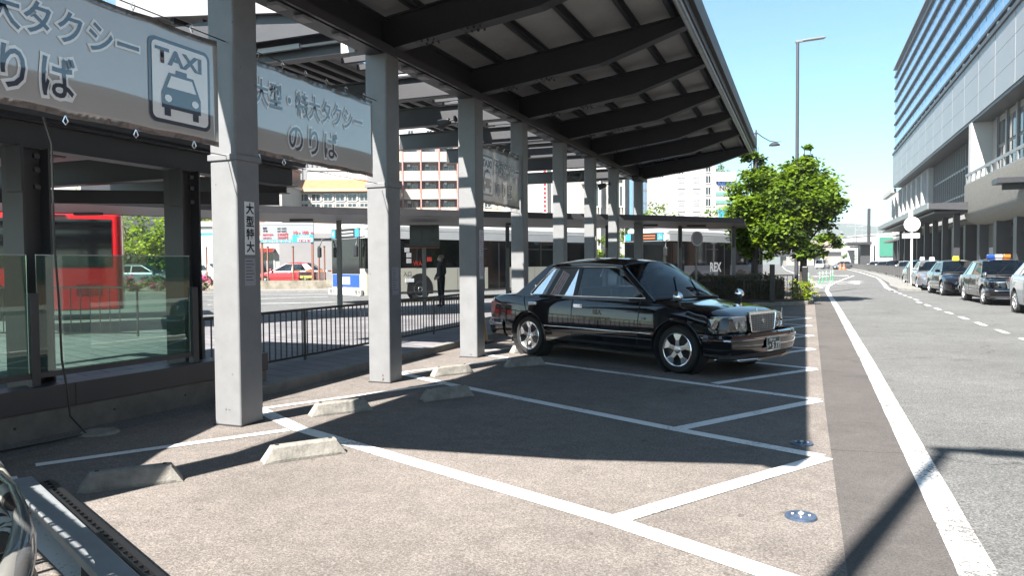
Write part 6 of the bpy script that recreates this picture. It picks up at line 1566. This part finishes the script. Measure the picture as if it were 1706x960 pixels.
# glass tower, hotel, sign building
Z = 112; t, w_, h = bld('blue glass office tower right of the last column', 1052, 1112, 255, Z, 'bluewin', rot=R(18))
g = MB(); 
for k in range(9): g.bx(-w_/2+k*w_/8-.05, -w_/2+k*w_/8+.05, -.06, 0, 0, h)
for k in range(12): g.bx(-w_/2, w_/2, -.06, 0, h-.2-k*1.9, h-.08-k*1.9)
g.build('mullions', M['steel'], t)
t, w_, h = bld('grey building with many small signs beside the white hotel', 1095, 1124, 262, 104, 'wallstone')
for k in range(7):
    win(t, -.9, -.3, h-2.6-k*1.9, h-1.6-k*1.9, 'darkwin', None); MB().bx(0, 1.1, -.1, 0, h-2.4-k*1.9, h-1.7-k*1.9).build('shop_sign', M['deck_l'], t)
Z = 90; a0, a1 = 1121, 1192; t, w_, h = bld('bright white hotel with a column of stair windows', a0, a1, 262, Z, 'wallwhite')
for yy2 in (281, 300, 319, 338): xa = lx(1180, a0, a1, Z); win(t, xa-.3, xa+.25, hz(yy2+8, Z), hz(yy2-4, Z), 'darkwin', 'white', mull=1)
for yy2 in (298, 317, 336, 355):
    for a in (1135, 1160): xa = lx(a, a0, a1, Z); MB().bx(xa-.5, xa+.5, -.06, 0, hz(yy2, Z)-.04, hz(yy2, Z)+.04).build('vent_slot', M['deck_l'], t); win(t, xa-.35, xa+.35, hz(yy2, Z)-.75, hz(yy2, Z)-.2, 'deck_l', None)
Z = 105; a0, a1 = 1190, 1226; t, w_, h = bld('pale green building with large letters on its roof sign', a0, a1, 303, Z, 'wallstone')
f_ = MB().bx(-w_/2+.1, w_/2-.2, -.4, -.2, h-.2, h+1.1).build('roof_sign', M['paper'], t)
text('NOAL', 1.0, 'letters', 'blueink', f_, (-w_/2+.35, -.42, h-.9), (1, 0, 0), (0, 0, 1), bold=.03)
g = MB()
for k in range(3): g.bx(-w_/2+.2, w_/2-.3, -.05, 0, h-2.2-k*1.2, h-1.7-k*1.2)
g.build('green_lettering_band', mat('pale_green', (.2, .42, .4), .6), t)
p = at(1202, 105); tree('roof_tree', 'small tree growing on the roof of the lettered building', (p.x, p.y+2, hz(303, Z)), 2.4, [((0, 0, 1.5), (1.2, 1, .9))], 500, .25, 91, 14)
ss = MB().box(at(1212, 60)+Vector((0, 0, hz(364, 60))), (1.4, .1, 1.2), yy).build('blue_sign', M['cyan']); tag(ss, 'small blue signboard between the tree tops over the shelter roof', 'sign')
# parking price sign, wall, posts
Z = 43; p = at(480, Z); ps_ = thing('parking_sign', 'parking price board reading 10 minutes 100 yen over the red car', 'sign', (p.x, p.y, .12), yy)
def L_(px_): return (px_-480)/FPX*Z
def H_(y): return hz(y, Z)-.12
bd = MB().bx(L_(436), L_(524), -.06, .06, H_(402), H_(372)).build('board', M['board'], ps_)
MB().bx(L_(436), L_(524), -.08, .08, H_(372), H_(369)).build('board_top', M['white'], ps_)
MB().bx(L_(437), L_(488), -.07, -.055, H_(401.5), H_(397)).build('blue_strip', M['cyan'], bd); MB().bx(L_(489), L_(523.5), -.07, -.055, H_(401.5), H_(389)).build('blue_field', M['cyan'], bd)
MB().bx(L_(497), L_(522), -.076, -.068, H_(400.5), H_(394)).build('white_strip', M['white'], bd)
def pt(s_, size, px_, y, mt, sx=1, bold=.006): text(s_, size, 'lettering', mt, bd, (L_(px_), -.085, H_(y)), (1, 0, 0), (0, 0, 1), bold=bold, sx=sx)
pt('10', .26, 489.5, 388, 'redink', 1.1); pt('分', .13, 499, 388, 'redink'); pt('100', .26, 504.5, 388, 'redink', 1.0); pt('円', .14, 519.5, 388, 'redink')
pt('昼間', .12, 440, 379, 'blackink'); pt('30分 400円', .11, 464, 379.5, 'blackink'); pt('1時間', .11, 440, 383.5, 'blackink'); pt('60分 800円', .11, 464, 384, 'blackink')
pt('2400円', .18, 464, 390, 'redink', 1.15); pt('3000円', .18, 464, 395.5, 'redink', 1.15); pt('昼間最大料金', .10, 440, 389.5, 'redink'); pt('24時間最大', .10, 440, 395, 'redink')
pt('ステーションモータープール', .13, 439.5, 401, 'white', .98); pt('時間貸駐車場', .14, 499, 400.3, 'redink', .9); pt('営業時間 24時間', .09, 499, 392.5, 'white')
for a in (437, 521): MB().box((L_(a), .05, H_(400)/2), (.12, .12, H_(400))).build('post', M['rust'], ps_)
a, b = at(195, 41.5), at(640, 42.5); t = MB(); d = (b-a).normalized(); nn2 = Vector((-d.y, d.x, 0))*.2
tag(t.prism([(q.x, q.y) for q in (a-nn2, b-nn2, b+nn2, a+nn2)], .12, hz(465, 42)).build('stained_wall', M['wetwall']), 'long stained low concrete wall at the edge of the parking lot', 'wall')
po = thing('lot_post', '', 'post', (0, 0, 0), 0, 'thin posts along the parking lot wall')
MB().box((0, 0, 1.2), (.07, .07, 2.4)).build('shaft', M['rust'], po); MB().box((0, 0, 2.42), (.1, .1, .05)).build('cap', M['steel_m'], po)
for k, (px_, lb) in enumerate([(447, 'pale thin post in front of the nose of the red car'), (489, 'thin post in front of the middle of the red car'), (532, 'brown post right of the parking sign'), (541, 'last brown post left of the blue fronted bus'), (345, 'thin post seen just left of the first column')]):
    o = po if k == 0 else copy_tree(po); p = at(px_, 42.8); o.location = (p.x, p.y, .12); o['label'] = lb
p = at(524, 44); t = thing('parking_barrier', 'red and white striped parking barrier arm behind the red car', 'barrier', (p.x, p.y, .12), yy)
for k in range(8): MB().bx(-1.2+.35*k, -.85+.35*k, -.04, .04, .95, 1.03).build('stripe', M['white' if k % 2 else 'orange'], t)
MB().box((1.7, 0, .5), (.3, .3, 1.0)).build('control_box', M['yellow'], t, bevel=.03)
p = at(513, 43.3); t = MB().tube([(p.x-.5, p.y, .75), (p.x+.3, p.y+.1, .76)], .09, 10).build('yellow_tube', M['yellowlamp'], smooth=60); tag(t, 'yellow padded bar on the lot wall behind the red car', 'bar')
t, w_, h = bld('plain grey shed wall behind the red car', 466, 560, 395, 54, 'wallgrey', 6)
t, w_, h = bld('white house with red awning left of the grey shed', 395, 466, 398, 56, 'wallstone', 6)
MB().bx(-w_/2+.3, w_/2-.3, -.5, -.01, h-.9, h-.6).build('awning', M['redlens'], t); win(t, .2, 1.2, .9, 2.4)
win(t, -1.4, -.5, .9, 2.4)
t, w_, h = bld('cream building edge between the parking sign and the blue bus', 524, 640, 350, 64, 'wallcream', 8)
for k in range(4): win(t, -2.6+k*1.4, -1.8+k*1.4, 2.4, 4.0)
# shrubs with pink flowers on the far pavement, seen through the green glass
for k, (px_, lb) in enumerate([(222, 'flowering shrub nearest the red bus tail'), (262, 'pink flowering shrub in the middle of the bed'), (300, 'flowering shrub left of the shelter post'), (338, 'dark shrub with pink blossom beside the first column')]):
    p = at(px_, 40); t = thing('azalea_shrub', lb, 'shrub', (p.x, p.y, .12), 0, 'azaleas along the far pavement'); rng = random.Random(70+k)
    g = MB(); leafcloud(g, [((0, 0, .4), (.8, .5, .42))], 900, .13, rng, 22); g.build('foliage', [M['leaf2'], M['leaf'], M['flower']], t); MB().tube([(0, 0, 0), (0, 0, .3)], .03, 6).build('stem', M['bark'], t)
# ---- far end of the road
p = at(1400, 330); t, w_, h = bld('pinkish distant building at the end of the road', 1384, 1414, 404, 330, 'peach', 20)
for k in range(3): win(t, -3+k*2.4, -1.6+k*2.4, h-4, h-2)
p = at(1385, 260); t = thing('overpass', 'dark road bridge crossing far down the street', 'bridge', (p.x, p.y, 0), yy)
MB().bx(-22, 12, 0, 5, 3.4, 4.9).build('bridge_deck', M['steel_m'], t); MB().bx(-22, 12, -.2, 0, 4.9, 5.7).build('bridge_parapet', M['wallstone'], t)
for x in (-16, -4, 8): MB().bx(x-.5, x+.5, 1, 4, 0, 3.4).build('bridge_pier', M['concrete'], t)
t, w_, h = bld('bright building with green netting beyond the entrance canopy', 1460, 1492, 396, 190, 'wallwhite', 20)
MB().bx(-1.8, 1.6, -.3, -.05, h-5.5, h-.6).build('green_net', mat('green_net', (.05, .3, .2), .7), t)
t, w_, h = bld('distant white building left of the small canopy', 1330, 1372, 424, 300, 'wallstone', 20)
for k, (px_, Z, yt, lb) in enumerate([(1447, 165, 352, 'thick dark railway mast beside the entrance canopy'), (1402, 190, 388, 'thin mast at the end of the road'), (1424, 200, 372, 'tall thin mast left of the small canopy'), (1462, 230, 346, 'pale lattice mast, right of the thick dark one'), (1476, 240, 340, 'pale lattice mast nearest the station corner'), (1436, 240, 380, 'faint mast in the middle of the row')]):
    p = at(px_, Z); t = thing('railway_mast', lb, 'mast', (p.x, p.y, 0), yy, 'masts at the far end of the road'); hh = hz(yt, Z); w_ = .5 if k == 0 else .16
    MB().bx(-w_/2, w_/2, -w_/2, w_/2, 0, hh).build('shaft', M['steel_m' if k == 0 else 'deck_l'], t)
    MB().bx(-2.4 if k else -.2, 2.4 if k else .2, -.08, .08, hh-1.6, hh-1.45).build('cross_arm', M['deck_l'], t); MB().bar((-2.2 if k else 0, 0, hh-1.5), (0, 0, hh-.1), .08).build('stay', M['deck_l'], t)
p = at(1388, 150); t = thing('overhead_gantry', 'thin overhead gantry with two hanging lamps across the far road', 'gantry', (p.x, p.y, 0), yy); zg = hz(414, 150)
MB().bx(-6, 8.5, -.05, .05, zg, zg+.12).build('beam', M['deck_l'], t)
for x in (-.3, 4.2): MB().bx(x-.8, x+.8, -.2, .2, zg-.35, zg-.1).build('hanging_lamp', M['steel_m'], t)
MB().bx(8.3, 8.5, -.1, .1, 0, zg).build('leg', M['steel_m'], t)
p = at(1414, 170); tree('far_tree', 'small bright tree beside the far canopy', (p.x, p.y, 0), 3.4, [((0, 0, 2.2), (1.4, 1.2, 1.3))], 400, .35, 97, 12)
hl_ = MB(); pts = []
for k in range(60):
    a = -60+k*3; pts.append(Vector((1900*math.sin(R(a)), 1900*math.cos(R(a)), 45+35*math.sin(k*.7)+25*math.sin(k*.31+1))))
hl_.grid([[Vector((p.x, p.y, -5)) for p in pts], [Vector((p.x*1.02, p.y*1.02, p.z*.6)) for p in pts], [Vector((p.x*1.08, p.y*1.08, p.z)) for p in pts], [Vector((p.x*1.25, p.y*1.25, -5)) for p in pts]])
struct(hl_.build('distant_hills', mat('hill_green', (.06, .09, .05), .9, var=.3, scale=.01), smooth=60))
# haze
o = MB().bx(-2450, 2450, -550, 2450, -1.2, 150).build('haze', M['white']); o['kind'] = 'stuff'
hm = bpy.data.materials.new('haze'); hm.use_nodes = True; hn = hm.node_tree; hn.nodes.clear(); ho = hn.nodes.new('ShaderNodeOutputMaterial'); hv = hn.nodes.new('ShaderNodeVolumePrincipled')
hv.inputs['Color'].default_value = (.93, .96, 1, 1); hv.inputs['Density'].default_value = .00035; hv.inputs['Anisotropy'].default_value = .3
hn.links.new(hv.outputs[0], ho.inputs['Volume']); o.data.materials.clear(); o.data.materials.append(hm)
